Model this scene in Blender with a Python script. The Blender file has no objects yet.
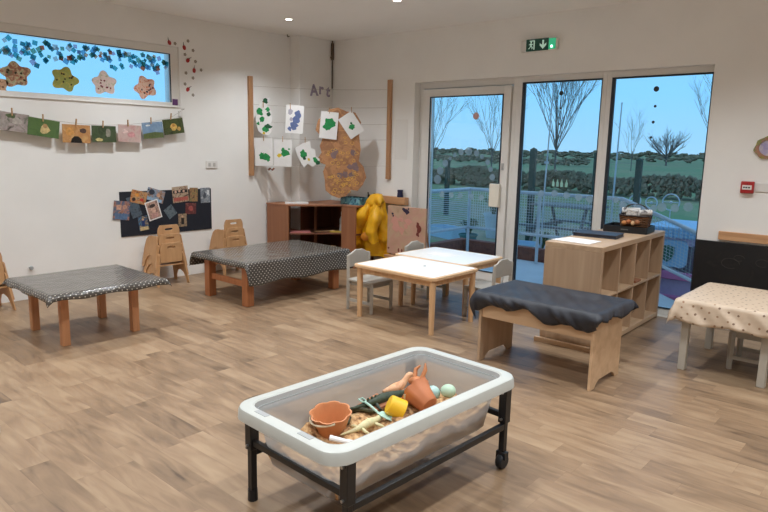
import bpy, math, random
from mathutils import Vector, Matrix
random.seed(7)
PI = math.pi
SC = bpy.context.scene
COL = SC.collection
# ------------------------------------------------------------------ camera
cd = bpy.data.cameras.new('camera'); cam = bpy.data.objects.new('camera', cd); COL.objects.link(cam)
cd.sensor_width = 36; cd.lens = 29.893; cd.clip_end = 600; cd.clip_start = 0.02
r_ = (0.74783978, 0.66354363, 0.0211074); u_ = (-0.12817493, 0.11311633, 0.9852796); f_ = (-0.65138841, 0.73953671, -0.16964254)
cam.matrix_world = Matrix(((r_[0], u_[0], -f_[0], 0), (r_[1], u_[1], -f_[1], 0), (r_[2], u_[2], -f_[2], 1.45), (0, 0, 0, 1)))
SC.camera = cam
# ------------------------------------------------------------------ colour management
vs = SC.view_settings
vs.view_transform = 'Standard'; vs.look = 'None'; vs.gamma = 1; vs.use_curve_mapping = False; vs.exposure = 0.0
# ------------------------------------------------------------------ helpers: colour and nodes
def lin(c):
    c = c / 255.0
    return c / 12.92 if c <= 0.04045 else ((c + 0.055) / 1.055) ** 2.4
def S(r, g, b): return (lin(r), lin(g), lin(b), 1)
# ------------------------------------------------------------------ world: dusk sky
w = bpy.data.worlds.new('dusk_sky'); SC.world = w; w.use_nodes = True
wn = w.node_tree.nodes; wl = w.node_tree.links; wn.clear()
wo = wn.new('ShaderNodeOutputWorld'); wb = wn.new('ShaderNodeBackground'); wt = wn.new('ShaderNodeTexCoord')
wsx = wn.new('ShaderNodeSeparateXYZ'); wr = wn.new('ShaderNodeValToRGB')
wl.new(wt.outputs['Generated'], wsx.inputs[0]); wl.new(wsx.outputs['Z'], wr.inputs[0]); wl.new(wr.outputs[0], wb.inputs[0]); wl.new(wb.outputs[0], wo.inputs[0])
e = wr.color_ramp.elements
e[0].position = 0.0; e[0].color = S(158, 208, 240); e[1].position = 1.0; e[1].color = S(150, 188, 226)
x = e.new(0.08); x.color = S(140, 208, 250); x = e.new(0.30); x.color = S(122, 196, 248); x = e.new(0.5); x.color = S(150, 196, 232)
wb.inputs['Strength'].default_value = 1.22
LAMP_W = 78.0
LAMP_COL = (0.93, 0.99, 1.04)

def nt(name):
    m = bpy.data.materials.new(name); m.use_nodes = True
    n = m.node_tree.nodes; return m, n, m.node_tree.links, n['Principled BSDF']
def pm(name, col, rough=0.6, metal=0.0, var=0.0, scale=20.0, bump=0.0, spec=0.5, **kw):
    m, n, l, b = nt(name)
    b.inputs['Roughness'].default_value = rough; b.inputs['Metallic'].default_value = metal
    b.inputs['Specular IOR Level'].default_value = spec
    for k, v in kw.items(): b.inputs[k.replace('_', ' ')].default_value = v
    tc = n.new('ShaderNodeTexCoord'); no = n.new('ShaderNodeTexNoise'); no.inputs['Scale'].default_value = scale; no.inputs['Detail'].default_value = 5
    l.new(tc.outputs['Object'], no.inputs[0])
    r = n.new('ShaderNodeValToRGB'); l.new(no.outputs[0], r.inputs[0])
    r.color_ramp.elements[0].position = .3; r.color_ramp.elements[1].position = .7
    r.color_ramp.elements[0].color = tuple(c * (1 - var) for c in col[:3]) + (1,)
    r.color_ramp.elements[1].color = tuple(min(1, c * (1 + var)) for c in col[:3]) + (1,)
    l.new(r.outputs[0], b.inputs['Base Color'])
    if bump:
        bp = n.new('ShaderNodeBump'); bp.inputs['Strength'].default_value = bump; bp.inputs['Distance'].default_value = .01
        l.new(no.outputs[0], bp.inputs['Height']); l.new(bp.outputs[0], b.inputs['Normal'])
    return m
def wood(name, c1, c2, axis=0, rough=0.5, scale=6.0):
    m, n, l, b = nt(name); b.inputs['Roughness'].default_value = rough
    tc = n.new('ShaderNodeTexCoord'); mp = n.new('ShaderNodeMapping'); l.new(tc.outputs['Object'], mp.inputs[0])
    s = [scale * 5] * 3; s[axis] = scale * .35; mp.inputs['Scale'].default_value = s
    no = n.new('ShaderNodeTexNoise'); no.inputs['Scale'].default_value = 1; no.inputs['Detail'].default_value = 6; no.inputs['Distortion'].default_value = .6
    l.new(mp.outputs[0], no.inputs[0]); r = n.new('ShaderNodeValToRGB'); l.new(no.outputs[0], r.inputs[0])
    r.color_ramp.elements[0].position = .3; r.color_ramp.elements[0].color = c1; r.color_ramp.elements[1].position = .72; r.color_ramp.elements[1].color = c2
    l.new(r.outputs[0], b.inputs['Base Color']); return m
def patches(name, cols, scale=8.0, rough=0.6, vor=False, distort=1.0, off=0.0):
    """several flat colours in soft blobs (photographs, glitter, painted paper)"""
    m, n, l, b = nt(name); b.inputs['Roughness'].default_value = rough
    tc = n.new('ShaderNodeTexCoord'); mp = n.new('ShaderNodeMapping'); mp.inputs['Location'].default_value = (off, off * .7, 0); l.new(tc.outputs['Object'], mp.inputs[0])
    no = n.new('ShaderNodeTexVoronoi' if vor else 'ShaderNodeTexNoise'); no.inputs['Scale'].default_value = scale
    if not vor: no.inputs['Detail'].default_value = 3; no.inputs['Distortion'].default_value = distort
    l.new(mp.outputs[0], no.inputs[0])
    r = n.new('ShaderNodeValToRGB'); r.color_ramp.interpolation = 'CONSTANT' if vor else 'LINEAR'
    if vor:
        sx = n.new('ShaderNodeSeparateColor'); l.new(no.outputs['Color'], sx.inputs[0]); l.new(sx.outputs[0], r.inputs[0])
    else: l.new(no.outputs[0], r.inputs[0])
    k = len(cols); lo, hi = (0, 1) if vor else (.3, .7)
    e = r.color_ramp.elements
    e[0].position = lo; e[0].color = cols[0]
    e[1].position = lo + (hi - lo) * (k - 1) / (k if vor else k - 1); e[1].color = cols[-1]
    for i in range(1, k - 1):
        q = e.new(lo + (hi - lo) * i / (k if vor else k - 1)); q.color = cols[i]
    l.new(r.outputs[0], b.inputs['Base Color']); return m
def dots_mat(name, base, dot, s, r, rough, jitter=False, dot2=None):
    """spots on oilcloth laid out on the cloth's own UV grid (metres)"""
    m, n, l, b = nt(name); b.inputs['Roughness'].default_value = rough
    uv = n.new('ShaderNodeUVMap'); mp = n.new('ShaderNodeMapping'); mp.inputs['Scale'].default_value = (1 / s, 1 / s, 1); mp.inputs['Rotation'].default_value = (0, 0, PI / 4 if not jitter else .3)
    l.new(uv.outputs[0], mp.inputs[0])
    vo = n.new('ShaderNodeTexVoronoi'); vo.voronoi_dimensions = '2D'; vo.inputs['Scale'].default_value = 1; vo.inputs['Randomness'].default_value = .55 if jitter else 0
    l.new(mp.outputs[0], vo.inputs[0])
    lt = n.new('ShaderNodeMath'); lt.operation = 'LESS_THAN'; lt.inputs[1].default_value = r / s; l.new(vo.outputs['Distance'], lt.inputs[0])
    mx = n.new('ShaderNodeMix'); mx.data_type = 'RGBA'; mx.inputs[6].default_value = base; mx.inputs[7].default_value = dot
    l.new(lt.outputs[0], mx.inputs[0])
    if dot2:
        sp = n.new('ShaderNodeSeparateColor'); l.new(vo.outputs['Color'], sp.inputs[0]); g = n.new('ShaderNodeMath'); g.operation = 'GREATER_THAN'; g.inputs[1].default_value = .5; l.new(sp.outputs[0], g.inputs[0])
        m2 = n.new('ShaderNodeMix'); m2.data_type = 'RGBA'; m2.inputs[6].default_value = dot; m2.inputs[7].default_value = dot2; l.new(g.outputs[0], m2.inputs[0]); l.new(m2.outputs[2], mx.inputs[7])
    l.new(mx.outputs[2], b.inputs['Base Color'])
    no = n.new('ShaderNodeTexNoise'); no.inputs['Scale'].default_value = 9; l.new(uv.outputs[0], no.inputs[0]); bp = n.new('ShaderNodeBump'); bp.inputs['Strength'].default_value = .25; bp.inputs['Distance'].default_value = .02
    l.new(no.outputs[0], bp.inputs['Height']); l.new(bp.outputs[0], b.inputs['Normal'])
    return m
def glass_mat(name, tint=(.93, .97, 1, 1), rough=0.0):
    m = bpy.data.materials.new(name); m.use_nodes = True; n = m.node_tree.nodes; l = m.node_tree.links; n.clear()
    o = n.new('ShaderNodeOutputMaterial'); t = n.new('ShaderNodeBsdfTransparent'); g = n.new('ShaderNodeBsdfGlossy'); mx = n.new('ShaderNodeMixShader'); fr = n.new('ShaderNodeFresnel')
    fr.inputs[0].default_value = 1.35; t.inputs[0].default_value = tint; g.inputs['Roughness'].default_value = rough
    l.new(fr.outputs[0], mx.inputs[0]); l.new(t.outputs[0], mx.inputs[1]); l.new(g.outputs[0], mx.inputs[2]); l.new(mx.outputs[0], o.inputs[0]); return m
def emit(name, col, st):
    m, n, l, b = nt(name); b.inputs['Base Color'].default_value = col; b.inputs['Emission Color'].default_value = col; b.inputs['Emission Strength'].default_value = st; return m

# ------------------------------------------------------------------ helpers: geometry
class MB:
    def __init__(s): s.v = []; s.f = []; s.mi = []; s.cur = 0; s.M = Matrix(); s.uv = None
    def add(s, vs, fs):
        k = len(s.v); s.v += [tuple(s.M @ Vector(p)) for p in vs]; s.f += [tuple(i + k for i in f) for f in fs]; s.mi += [s.cur] * len(fs); return s
    def box(s, c, d, rz=0, M=None):
        hx, hy, hz = d[0] / 2, d[1] / 2, d[2] / 2
        R = M if M is not None else Matrix.Rotation(rz, 4, 'Z'); c = Vector(c)
        vs = [c + R @ Vector((x * hx, y * hy, z * hz)) for x in (-1, 1) for y in (-1, 1) for z in (-1, 1)]
        return s.add(vs, [(0, 1, 3, 2), (4, 6, 7, 5), (0, 4, 5, 1), (2, 3, 7, 6), (0, 2, 6, 4), (1, 5, 7, 3)])
    def b2(s, x0, x1, y0, y1, z0, z1): return s.box(((x0 + x1) / 2, (y0 + y1) / 2, (z0 + z1) / 2), (x1 - x0, y1 - y0, z1 - z0))
    def tube(s, pts, r, seg=10, cap=True):
        pts = [Vector(p) for p in pts]; n = len(pts); rs = r if isinstance(r, (list, tuple)) else [r] * n
        vs = []; up = None
        for i in range(n):
            t = (pts[min(i + 1, n - 1)] - pts[max(i - 1, 0)])
            t = t.normalized() if t.length > 1e-9 else Vector((0, 0, 1))
            if up is None: up = Vector((0, 0, 1)) if abs(t.z) < .9 else Vector((1, 0, 0))
            a = t.cross(up); 
            if a.length < 1e-6: a = t.cross(Vector((1, 0, 0)))
            a.normalize(); b = a.cross(t).normalized(); up = b
            for k in range(seg):
                an = 2 * PI * k / seg; vs.append(pts[i] + (a * math.cos(an) + b * math.sin(an)) * rs[i])
        fs = [(i * seg + k, i * seg + (k + 1) % seg, (i + 1) * seg + (k + 1) % seg, (i + 1) * seg + k) for i in range(n - 1) for k in range(seg)]
        if cap: fs += [tuple(range(seg))[::-1], tuple((n - 1) * seg + k for k in range(seg))]
        return s.add(vs, fs)
    def lathe(s, prof, c=(0, 0, 0), seg=24, M=None):
        M = M or Matrix(); c = Vector(c)
        vs = [c + M @ Vector((r * math.cos(2 * PI * k / seg), r * math.sin(2 * PI * k / seg), z)) for r, z in prof for k in range(seg)]
        fs = [(i * seg + k, i * seg + (k + 1) % seg, (i + 1) * seg + (k + 1) % seg, (i + 1) * seg + k) for i in range(len(prof) - 1) for k in range(seg)]
        return s.add(vs, fs)
    def ball(s, c, r, M=None, seg=14, rings=8):
        r = r if isinstance(r, (list, tuple)) else (r, r, r); M = M or Matrix(); c = Vector(c)
        vs = [c + M @ Vector((0, 0, -r[2]))]
        for i in range(1, rings):
            a = -PI / 2 + PI * i / rings
            for k in range(seg): vs.append(c + M @ Vector((r[0] * math.cos(a) * math.cos(2 * PI * k / seg), r[1] * math.cos(a) * math.sin(2 * PI * k / seg), r[2] * math.sin(a))))
        vs.append(c + M @ Vector((0, 0, r[2]))); L = len(vs) - 1
        fs = [(0, 1 + (k + 1) % seg, 1 + k) for k in range(seg)]
        for i in range(rings - 2):
            o = 1 + i * seg; fs += [(o + k, o + (k + 1) % seg, o + seg + (k + 1) % seg, o + seg + k) for k in range(seg)]
        o = 1 + (rings - 2) * seg; fs += [(o + k, o + (k + 1) % seg, L) for k in range(seg)]
        return s.add(vs, fs)
    def prism(s, poly, t0, t1, M=None):
        """poly in local xy, extruded along local z t0..t1"""
        M = M or Matrix(); n = len(poly)
        vs = [M @ Vector((x, y, t0)) for x, y in poly] + [M @ Vector((x, y, t1)) for x, y in poly]
        return s.add(vs, [tuple(range(n))[::-1], tuple(range(n, 2 * n))] + [(i, (i + 1) % n, n + (i + 1) % n, n + i) for i in range(n)])
    def ringprism(s, outer, inner, t0, t1, M=None):
        M = M or Matrix(); n = len(outer)
        vs = [M @ Vector((x, y, t)) for t in (t0, t1) for P in (outer, inner) for x, y in P]
        fs = []
        for i in range(n):
            j = (i + 1) % n
            fs += [(i, j, n + j, n + i)[::-1], (2 * n + i, 2 * n + j, 3 * n + j, 3 * n + i), (i, j, 2 * n + j, 2 * n + i), (n + i, n + j, 3 * n + j, 3 * n + i)[::-1]]
        return s.add(vs, fs)
    def build(s, name, mats, parent=None, bevel=0, smooth=35, sub=0):
        me = bpy.data.meshes.new(name); me.from_pydata(s.v, [], s.f); me.validate()
        mats = mats if isinstance(mats, (list, tuple)) else [mats]
        for m in mats: me.materials.append(m)
        if len(mats) > 1: me.polygons.foreach_set('material_index', s.mi)
        if smooth:
            me.polygons.foreach_set('use_smooth', [True] * len(me.polygons)); me.set_sharp_from_angle(angle=math.radians(smooth))
        me.update(); o = bpy.data.objects.new(name, me); COL.objects.link(o)
        if parent: o.parent = parent
        if bevel:
            b = o.modifiers.new('bevel', 'BEVEL'); b.width = bevel; b.segments = 2; b.limit_method = 'ANGLE'; b.angle_limit = math.radians(50)
        if sub:
            b = o.modifiers.new('sub', 'SUBSURF'); b.levels = sub; b.render_levels = sub
        return o
def tag(o, label=None, cat=None, group=None, kind=None):
    if label: o['label'] = label
    if cat: o['category'] = cat
    if group: o['group'] = group
    if kind: o['kind'] = kind
    return o
def thing(name, label, cat, loc=(0, 0, 0), rz=0, group=None):
    o = bpy.data.objects.new(name, None); COL.objects.link(o); o.location = loc; o.rotation_euler = (0, 0, rz); o.empty_display_size = .1
    return tag(o, label, cat, group)
def kids(o): return [c for c in bpy.data.objects if c.parent == o]
def copy_tree(o, parent=None, label=None, group=None):
    c = o.copy(); COL.objects.link(c); c.parent = parent
    if label: c['label'] = label
    if group: c['group'] = group
    for ch in kids(o): copy_tree(ch, c)
    return c
def struct(o): o['kind'] = 'structure'; return o
Q = math.sqrt(.5)
FACE = {'L': ((0, 0, 1), (1, 0, 0), (0, 1, 0)), 'B': ((1, 0, 0), (0, 0, -1), (0, 1, 0)), 'D': ((Q, 0, Q), (Q, 0, -Q), (0, 1, 0))}
def put(o, loc, facing, tilt=0):
    """local x = right, y = up, z = out of the surface"""
    R = Matrix(FACE[facing]) @ Matrix.Rotation(tilt, 3, 'Z')
    M = R.to_4x4(); M.translation = Vector(loc); o.matrix_world = M; return o
def rect(w, h, x=0, y=0): return [(x - w / 2, y - h / 2), (x + w / 2, y - h / 2), (x + w / 2, y + h / 2), (x - w / 2, y + h / 2)]
def blob(r, n=14, jit=.25, sx=1, sy=1, x=0, y=0, rnd=random):
    return [(x + sx * r * (1 + rnd.uniform(-jit, jit)) * math.cos(2 * PI * k / n), y + sy * r * (1 + rnd.uniform(-jit, jit)) * math.sin(2 * PI * k / n)) for k in range(n)]
def rrect(w, h, r, seg=5, x=0, y=0):
    p = []
    for cx, cy, a in ((w / 2 - r, h / 2 - r, 0), (-w / 2 + r, h / 2 - r, 90), (-w / 2 + r, -h / 2 + r, 180), (w / 2 - r, -h / 2 + r, 270)):
        for k in range(seg + 1):
            t = math.radians(a + 90 * k / seg); p.append((x + cx + r * math.cos(t), y + cy + r * math.sin(t)))
    return p

# ------------------------------------------------------------------ materials
M = {}
M['wall'] = pm('wall_paint', S(243, 241, 237), .85, var=.02, scale=3, bump=.03)
M['ceil'] = pm('ceiling_paint', S(246, 244, 241), .9, var=.015, scale=2)
M['upvc'] = pm('white_frame', S(232, 229, 224), .35, var=.01)
M['gasket'] = pm('dark_gasket', S(30, 38, 48), .5)
M['glass'] = glass_mat('window_glass')
M['birch'] = wood('birch', S(208, 160, 112), S(228, 184, 138), 2)
M['stackwood'] = wood('orange_ply', S(192, 144, 98), S(210, 164, 118), 2)
M['legwood'] = wood('tan_leg_wood', S(186, 126, 84), S(206, 148, 104), 2)
M['redwood'] = wood('red_brown_wood', S(160, 98, 58), S(184, 118, 74), 2)
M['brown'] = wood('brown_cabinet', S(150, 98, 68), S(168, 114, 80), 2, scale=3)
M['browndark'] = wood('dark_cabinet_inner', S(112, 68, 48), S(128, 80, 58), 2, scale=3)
M['oak'] = wood('pale_oak', S(170, 140, 112), S(194, 164, 134), 2, scale=3)
M['oakh'] = wood('pale_oak_flat', S(176, 146, 116), S(200, 170, 138), 1, scale=3)
M['bench'] = wood('light_oak_bench', S(196, 160, 124), S(216, 182, 146), 0, scale=3)
M['pine'] = wood('pine_post', S(170, 122, 84), S(196, 150, 110), 2)
M['pineh'] = wood('pine_plank', S(190, 140, 98), S(214, 166, 122), 0)
M['greypaint'] = pm('grey_painted_wood', S(176, 170, 160), .5, var=.03)
M['white'] = pm('white_laminate', S(240, 238, 234), .3, var=.01)
M['black'] = pm('black_metal', S(24, 24, 26), .4, var=.1)
M['blackp'] = pm('black_plastic', S(22, 24, 28), .45, var=.1)
M['chrome'] = pm('brushed_metal', S(190, 190, 190), .3, 1.0)
M['paper'] = pm('white_paper', S(236, 234, 232), .8, var=.02)
M['peg'] = wood('peg_wood', S(170, 130, 90), S(196, 156, 112), 1)
M['string'] = pm('string', S(176, 168, 156), .8)

# floor: printed wood vinyl planks along X
def floor_mat():
    m, n, l, b = nt('vinyl_planks'); b.inputs['Roughness'].default_value = .42
    def N(t, **k):
        q = n.new(t)
        for a, v in k.items(): setattr(q, a, v)
        return q
    def Mt(op, a, b_=None, c=None):
        q = N('ShaderNodeMath', operation=op)
        for i, v in enumerate((a, b_, c)):
            if v is None: continue
            if isinstance(v, (int, float)): q.inputs[i].default_value = v
            else: l.new(v, q.inputs[i])
        return q.outputs[0]
    tc = N('ShaderNodeTexCoord'); sx = N('ShaderNodeSeparateXYZ'); l.new(tc.outputs['Object'], sx.inputs[0])
    W, L = .13, .56
    row = Mt('FLOOR', Mt('DIVIDE', sx.outputs[1], W)); wn_ = N('ShaderNodeTexWhiteNoise', noise_dimensions='1D'); l.new(row, wn_.inputs['W'])
    xs = Mt('ADD', Mt('DIVIDE', sx.outputs[0], L), Mt('MULTIPLY', wn_.outputs['Value'], 7.3)); colm = Mt('FLOOR', xs)
    cb = N('ShaderNodeCombineXYZ'); l.new(row, cb.inputs[0]); l.new(colm, cb.inputs[1]); w2 = N('ShaderNodeTexWhiteNoise', noise_dimensions='3D'); l.new(cb.outputs[0], w2.inputs['Vector'])
    # grain
    cv = N('ShaderNodeCombineXYZ'); l.new(Mt('MULTIPLY', sx.outputs[0], 2.8), cv.inputs[0]); l.new(Mt('MULTIPLY', sx.outputs[1], 15), cv.inputs[1]); l.new(Mt('MULTIPLY', w2.outputs['Value'], 60), cv.inputs[2])
    g = N('ShaderNodeTexNoise'); g.inputs['Scale'].default_value = 1; g.inputs['Detail'].default_value = 7; g.inputs['Distortion'].default_value = 1.1; l.new(cv.outputs[0], g.inputs[0])
    cv2 = N('ShaderNodeCombineXYZ'); l.new(Mt('MULTIPLY', sx.outputs[0], 2.0), cv2.inputs[0]); l.new(Mt('MULTIPLY', sx.outputs[1], 4), cv2.inputs[1]); l.new(Mt('MULTIPLY', w2.outputs['Value'], 33), cv2.inputs[2])
    g2 = N('ShaderNodeTexNoise'); g2.inputs['Scale'].default_value = 1.3; g2.inputs['Detail'].default_value = 2; l.new(cv2.outputs[0], g2.inputs[0])
    t = Mt('ADD', Mt('MULTIPLY', w2.outputs['Value'], .25), Mt('ADD', Mt('SUBTRACT', Mt('MULTIPLY', g.outputs[0], .78), .15), Mt('MULTIPLY', g2.outputs[0], .50)))
    r = N('ShaderNodeValToRGB'); l.new(t, r.inputs[0]); e = r.color_ramp.elements
    e[0].position = .30; e[0].color = S(88, 68, 51); e[1].position = .84; e[1].color = S(163, 137, 108)
    q = e.new(.44); q.color = S(124, 100, 76); q = e.new(.62); q.color = S(144, 117, 90)
    fy = Mt('FRACT', Mt('DIVIDE', sx.outputs[1], W)); fx = Mt('FRACT', xs)
    seam = Mt('MAXIMUM', Mt('LESS_THAN', fy, .018), Mt('LESS_THAN', fx, .004))
    mx = N('ShaderNodeMix', data_type='RGBA'); l.new(Mt('MULTIPLY', seam, .22), mx.inputs[0]); l.new(r.outputs[0], mx.inputs[6]); mx.inputs[7].default_value = S(96, 70, 50)
    l.new(mx.outputs[2], b.inputs['Base Color'])
    rr = N('ShaderNodeMapRange'); rr.inputs[3].default_value = .34; rr.inputs[4].default_value = .5; l.new(g.outputs[0], rr.inputs[0]); l.new(rr.outputs[0], b.inputs['Roughness'])
    return m
M['floor'] = floor_mat()
# ------------------------------------------------------------------ room shell
XL, YB, ZC, XR, YF = -6.19, 5.78, 2.73, 2.0, -1.8
struct(MB().b2(XL - .3, XR + .3, YF - .3, YB + .02, -.2, 0).build('floor', M['floor'], smooth=0))
struct(MB().b2(XL - .3, XR + .3, YF - .3, YB + .3, ZC, ZC + .2).build('ceiling', M['ceil'], smooth=0))
# left wall with the high window opening
WY0, WY1, WZ0, WZ1 = 1.0, 3.73, 1.81, 2.42
mb = MB(); T = .3
mb.b2(XL - T, XL, YF - .3, WY0, 0, ZC); mb.b2(XL - T, XL, WY1, YB + .3, 0, ZC); mb.b2(XL - T, XL, WY0, WY1, 0, WZ0); mb.b2(XL - T, XL, WY0, WY1, WZ1, ZC)
struct(mb.build('wall_left', M['wall'], smooth=0))
# back wall with the glazed opening
OX0, OX1, OZ = -4.68, -1.56, 2.165
mb = MB()
mb.b2(XL, OX0, YB, YB + .3, 0, ZC); mb.b2(OX1, XR + .3, YB, YB + .3, 0, ZC); mb.b2(OX0, OX1, YB, YB + .3, OZ, ZC)
struct(mb.build('wall_back', M['wall'], smooth=0))
struct(MB().b2(XR, XR + .3, YF - .3, YB, 0, ZC).build('wall_right', M['wall'], smooth=0))
struct(MB().b2(XL, XR, YF - .3, YF, 0, ZC).build('wall_front', M['wall'], smooth=0))
struct(MB().b2(XL, -6.02, 5.23, YB, 0, ZC).build('trim_1', M['wall'], smooth=0, bevel=.004))      # boxed-in corner
# high window
gx = XL - .06
mb = MB()
fw = .085
mb.b2(gx - .05, gx + .03, WY0, WY1, WZ1 - fw + .01, WZ1); mb.b2(gx - .05, gx + .03, WY0, WY1, WZ0, WZ0 + .045)
mb.b2(gx - .05, gx + .03, WY1 - fw, WY1, WZ0 + .045, WZ1 - fw + .01); mb.b2(gx - .05, gx + .03, WY0, WY0 + fw, WZ0 + .045, WZ1 - fw + .01)
w1 = struct(mb.build('window_1', M['upvc'], smooth=0))
MB().b2(gx - .012, gx - .004, WY0 + fw, WY1 - fw, WZ0 + .04, WZ1 - fw).build('pane', M['glass'], w1, smooth=0)
MB().b2(gx + .03, XL + .012, WY0, WY1 + .005, WZ0 - .008, WZ0 + .004).build('window_sill', M['upvc'], w1, bevel=.003)
mb = MB()
mb.b2(gx + .028, gx + .033, WY1 - fw - .012, WY1 - fw, WZ0 + .045, WZ1 - fw + .01); mb.b2(gx + .028, gx + .033, WY0 + fw, WY1 - fw, WZ1 - fw + .003, WZ1 - fw + .01)
mb.build('gasket', M['gasket'], w1, smooth=0)

# glazed door and two fixed panes
FY = YB + .10          # front plane of the frames
def frame_rect(mb, x0, x1, z0, z1, wl_, wr_, wt_, wb_, y0, y1):
    mb.b2(x0, x0 + wl_, y0, y1, z0, z1); mb.b2(x1 - wr_, x1, y0, y1, z0, z1)
    mb.b2(x0 + wl_, x1 - wr_, y0, y1, z1 - wt_, z1); mb.b2(x0 + wl_, x1 - wr_, y0, y1, z0, z0 + wb_)
mb = MB(); frame_rect(mb, OX0, -3.43, 0, OZ, .05, .04, .065, .03, FY, FY + .08)
struct(mb.build('trim_2', M['upvc'], bevel=.003))
d1 = None
mb = MB(); frame_rect(mb, OX0 + .055, -3.475, .035, OZ - .075, .115, .085, .085, .09, FY - .03, FY + .06)
d1 = struct(mb.build('door_1', M['upvc'], bevel=.004))
gx0, gx1, gz0, gz1 = OX0 + .17, -3.56, .125, OZ - .16
MB().b2(gx0, gx1, FY + .012, FY + .022, gz0, gz1).build('pane', M['glass'], d1, smooth=0)
mb = MB(); frame_rect(mb, gx0 - .002, gx1 + .002, gz0 - .002, gz1 + .002, .014, .014, .012, .012, FY - .034, FY - .026); mb.build('gasket', M['gasket'], d1, smooth=0)
MB().b2(-3.655, -3.535, FY - .075, FY - .03, .84, 1.085).build('door_handle', pm('cream_lever_guard', S(236, 228, 212), .4), d1, bevel=.008)
lk = MB(); lk.b2(-3.545, -3.515, FY - .038, FY - .028, 1.23, 1.30); lk.build('lock', M['chrome'], d1, bevel=.003)
mb = MB(); frame_rect(mb, -3.43, -2.49, 0, OZ, .07, .045, .055, .06, FY, FY + .08)
w2 = struct(mb.build('window_2', M['upvc'], bevel=.004))
MB().b2(-3.36, -2.535, FY + .03, FY + .04, .06, OZ - .055).build('pane', M['glass'], w2, smooth=0)
mb = MB(); frame_rect(mb, -3.362, -2.533, .058, OZ - .053, .03, .006, .014, .010, FY - .006, FY + .02); mb.build('gasket', M['gasket'], w2, smooth=0)
mb = MB(); frame_rect(mb, -2.49, OX1, 0, OZ, .05, .03, .055, .06, FY, FY + .08)
w3 = struct(mb.build('window_3', M['upvc'], bevel=.004))
MB().b2(-2.44, OX1 - .03, FY + .03, FY + .04, .06, OZ - .055).build('pane', M['glass'], w3, smooth=0)
mb = MB(); frame_rect(mb, -2.442, OX1 - .028, .058, OZ - .053, .03, .006, .014, .010, FY - .006, FY + .02); mb.build('gasket', M['gasket'], w3, smooth=0)
struct(MB().b2(OX0, OX1, YB + .02, YB + .26, -.05, 0.0).build('trim_3', M['upvc'], smooth=0))

# ------------------------------------------------------------------ recessed downlights
M['lens'] = emit('lamp_lens', (1, .9, .78, 1), 14)
def downlight(x, y, label):
    t = thing('downlight', label, 'ceiling light', (x, y, ZC), group='round recessed ceiling downlights')
    MB().lathe([(.034, -.001), (.036, -.006), (.05, -.006), (.052, -.001)], seg=24).build('ring', M['upvc'], t)
    MB().lathe([(0.0005, -.003), (.034, -.003)], seg=24).build('lens', M['lens'], t)
    ld = bpy.data.lights.new('lamp', 'SPOT'); ld.energy = LAMP_W; ld.color = LAMP_COL; ld.spot_size = math.radians(132); ld.spot_blend = .9; ld.shadow_soft_size = .05
    lo = bpy.data.objects.new('lamp', ld); COL.objects.link(lo); lo.parent = t; lo.location = (0, 0, -.02)
for x in (-5.37, -3.89, -2.41, -.93, .55):
    for y in (4.52, 3.04, 1.56, .08):
        if (x, y) == (-5.37, 4.52): lb = 'small lit downlight in the ceiling, nearer the pipe and boxed corner'
        elif (x, y) == (-3.89, 4.52): lb = 'lit downlight at the top edge of the picture, above the art map'
        else: lb = 'round recessed ceiling downlight in the room outside the view'
        downlight(x, y, lb)
# ------------------------------------------------------------------ outside
M['deck'] = pm('grey_deck', S(198, 202, 206), .7, var=.06, scale=4)
M['rail'] = pm('galvanised_rail', S(196, 202, 208), .45, .2, var=.05)
M['brick'] = patches('brick', [S(120, 70, 58), S(138, 84, 68), S(104, 62, 54)], 14, .9)
M['grassfar'] = patches('field_grass', [S(112, 120, 90), S(132, 140, 98), S(104, 136, 88), S(146, 142, 112)], .09, .95)
M['lawn'] = patches('garden_ground', [S(126, 130, 104), S(142, 140, 120), S(108, 132, 88)], 1.1, .95)
M['gravel'] = patches('gravel', [S(126, 124, 124), S(150, 148, 146)], 5, .95)
M['bark'] = pm('tree_bark', S(104, 98, 94), .9, var=.15)
M['hedge'] = patches('hedge_leaves', [S(100, 100, 80), S(126, 118, 94), S(94, 106, 80)], 2, .95)
GZ = -.35
gr = MB().b2(-500, 160, YB + .4, 580, GZ - .3, GZ - .02).build('field_ground', M['grassfar'], smooth=0); struct(gr)
struct(MB().b2(-30, 10, YB + .32, 18, GZ - .02, GZ).build('garden_ground', M['lawn'], smooth=0))
struct(MB().b2(-4.6, -1.0, 10.2, 13.5, GZ, GZ + .012).build('gravel_path', M['gravel'], smooth=0))
deck = MB(); deck.b2(-5.3, -2.9, YB + .3, 7.75, GZ, -.05)
deck.add([(-2.9, YB + .3, GZ), (-2.9, 7.75, GZ), (-2.9, YB + .3, -.05), (-2.9, 7.75, -.05), (-2.05, YB + .3, GZ + .012), (-2.05, 7.75, GZ + .012)], [(2, 4, 5, 3), (0, 4, 2), (1, 3, 5), (0, 1, 5, 4)])
struct(deck.build('deck_floor', M['deck'], smooth=0))
bk = MB(); bk.b2(-5.42, -2.95, 7.78, 7.9, GZ, .12); bk.b2(-5.42, -5.3, 6.1, 7.78, GZ, .12)
bw = tag(bk.build('low_brick_wall', M['brick'], bevel=.004), 'low red-brown brick kerb wall around the outside deck below the railing', 'wall')
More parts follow.
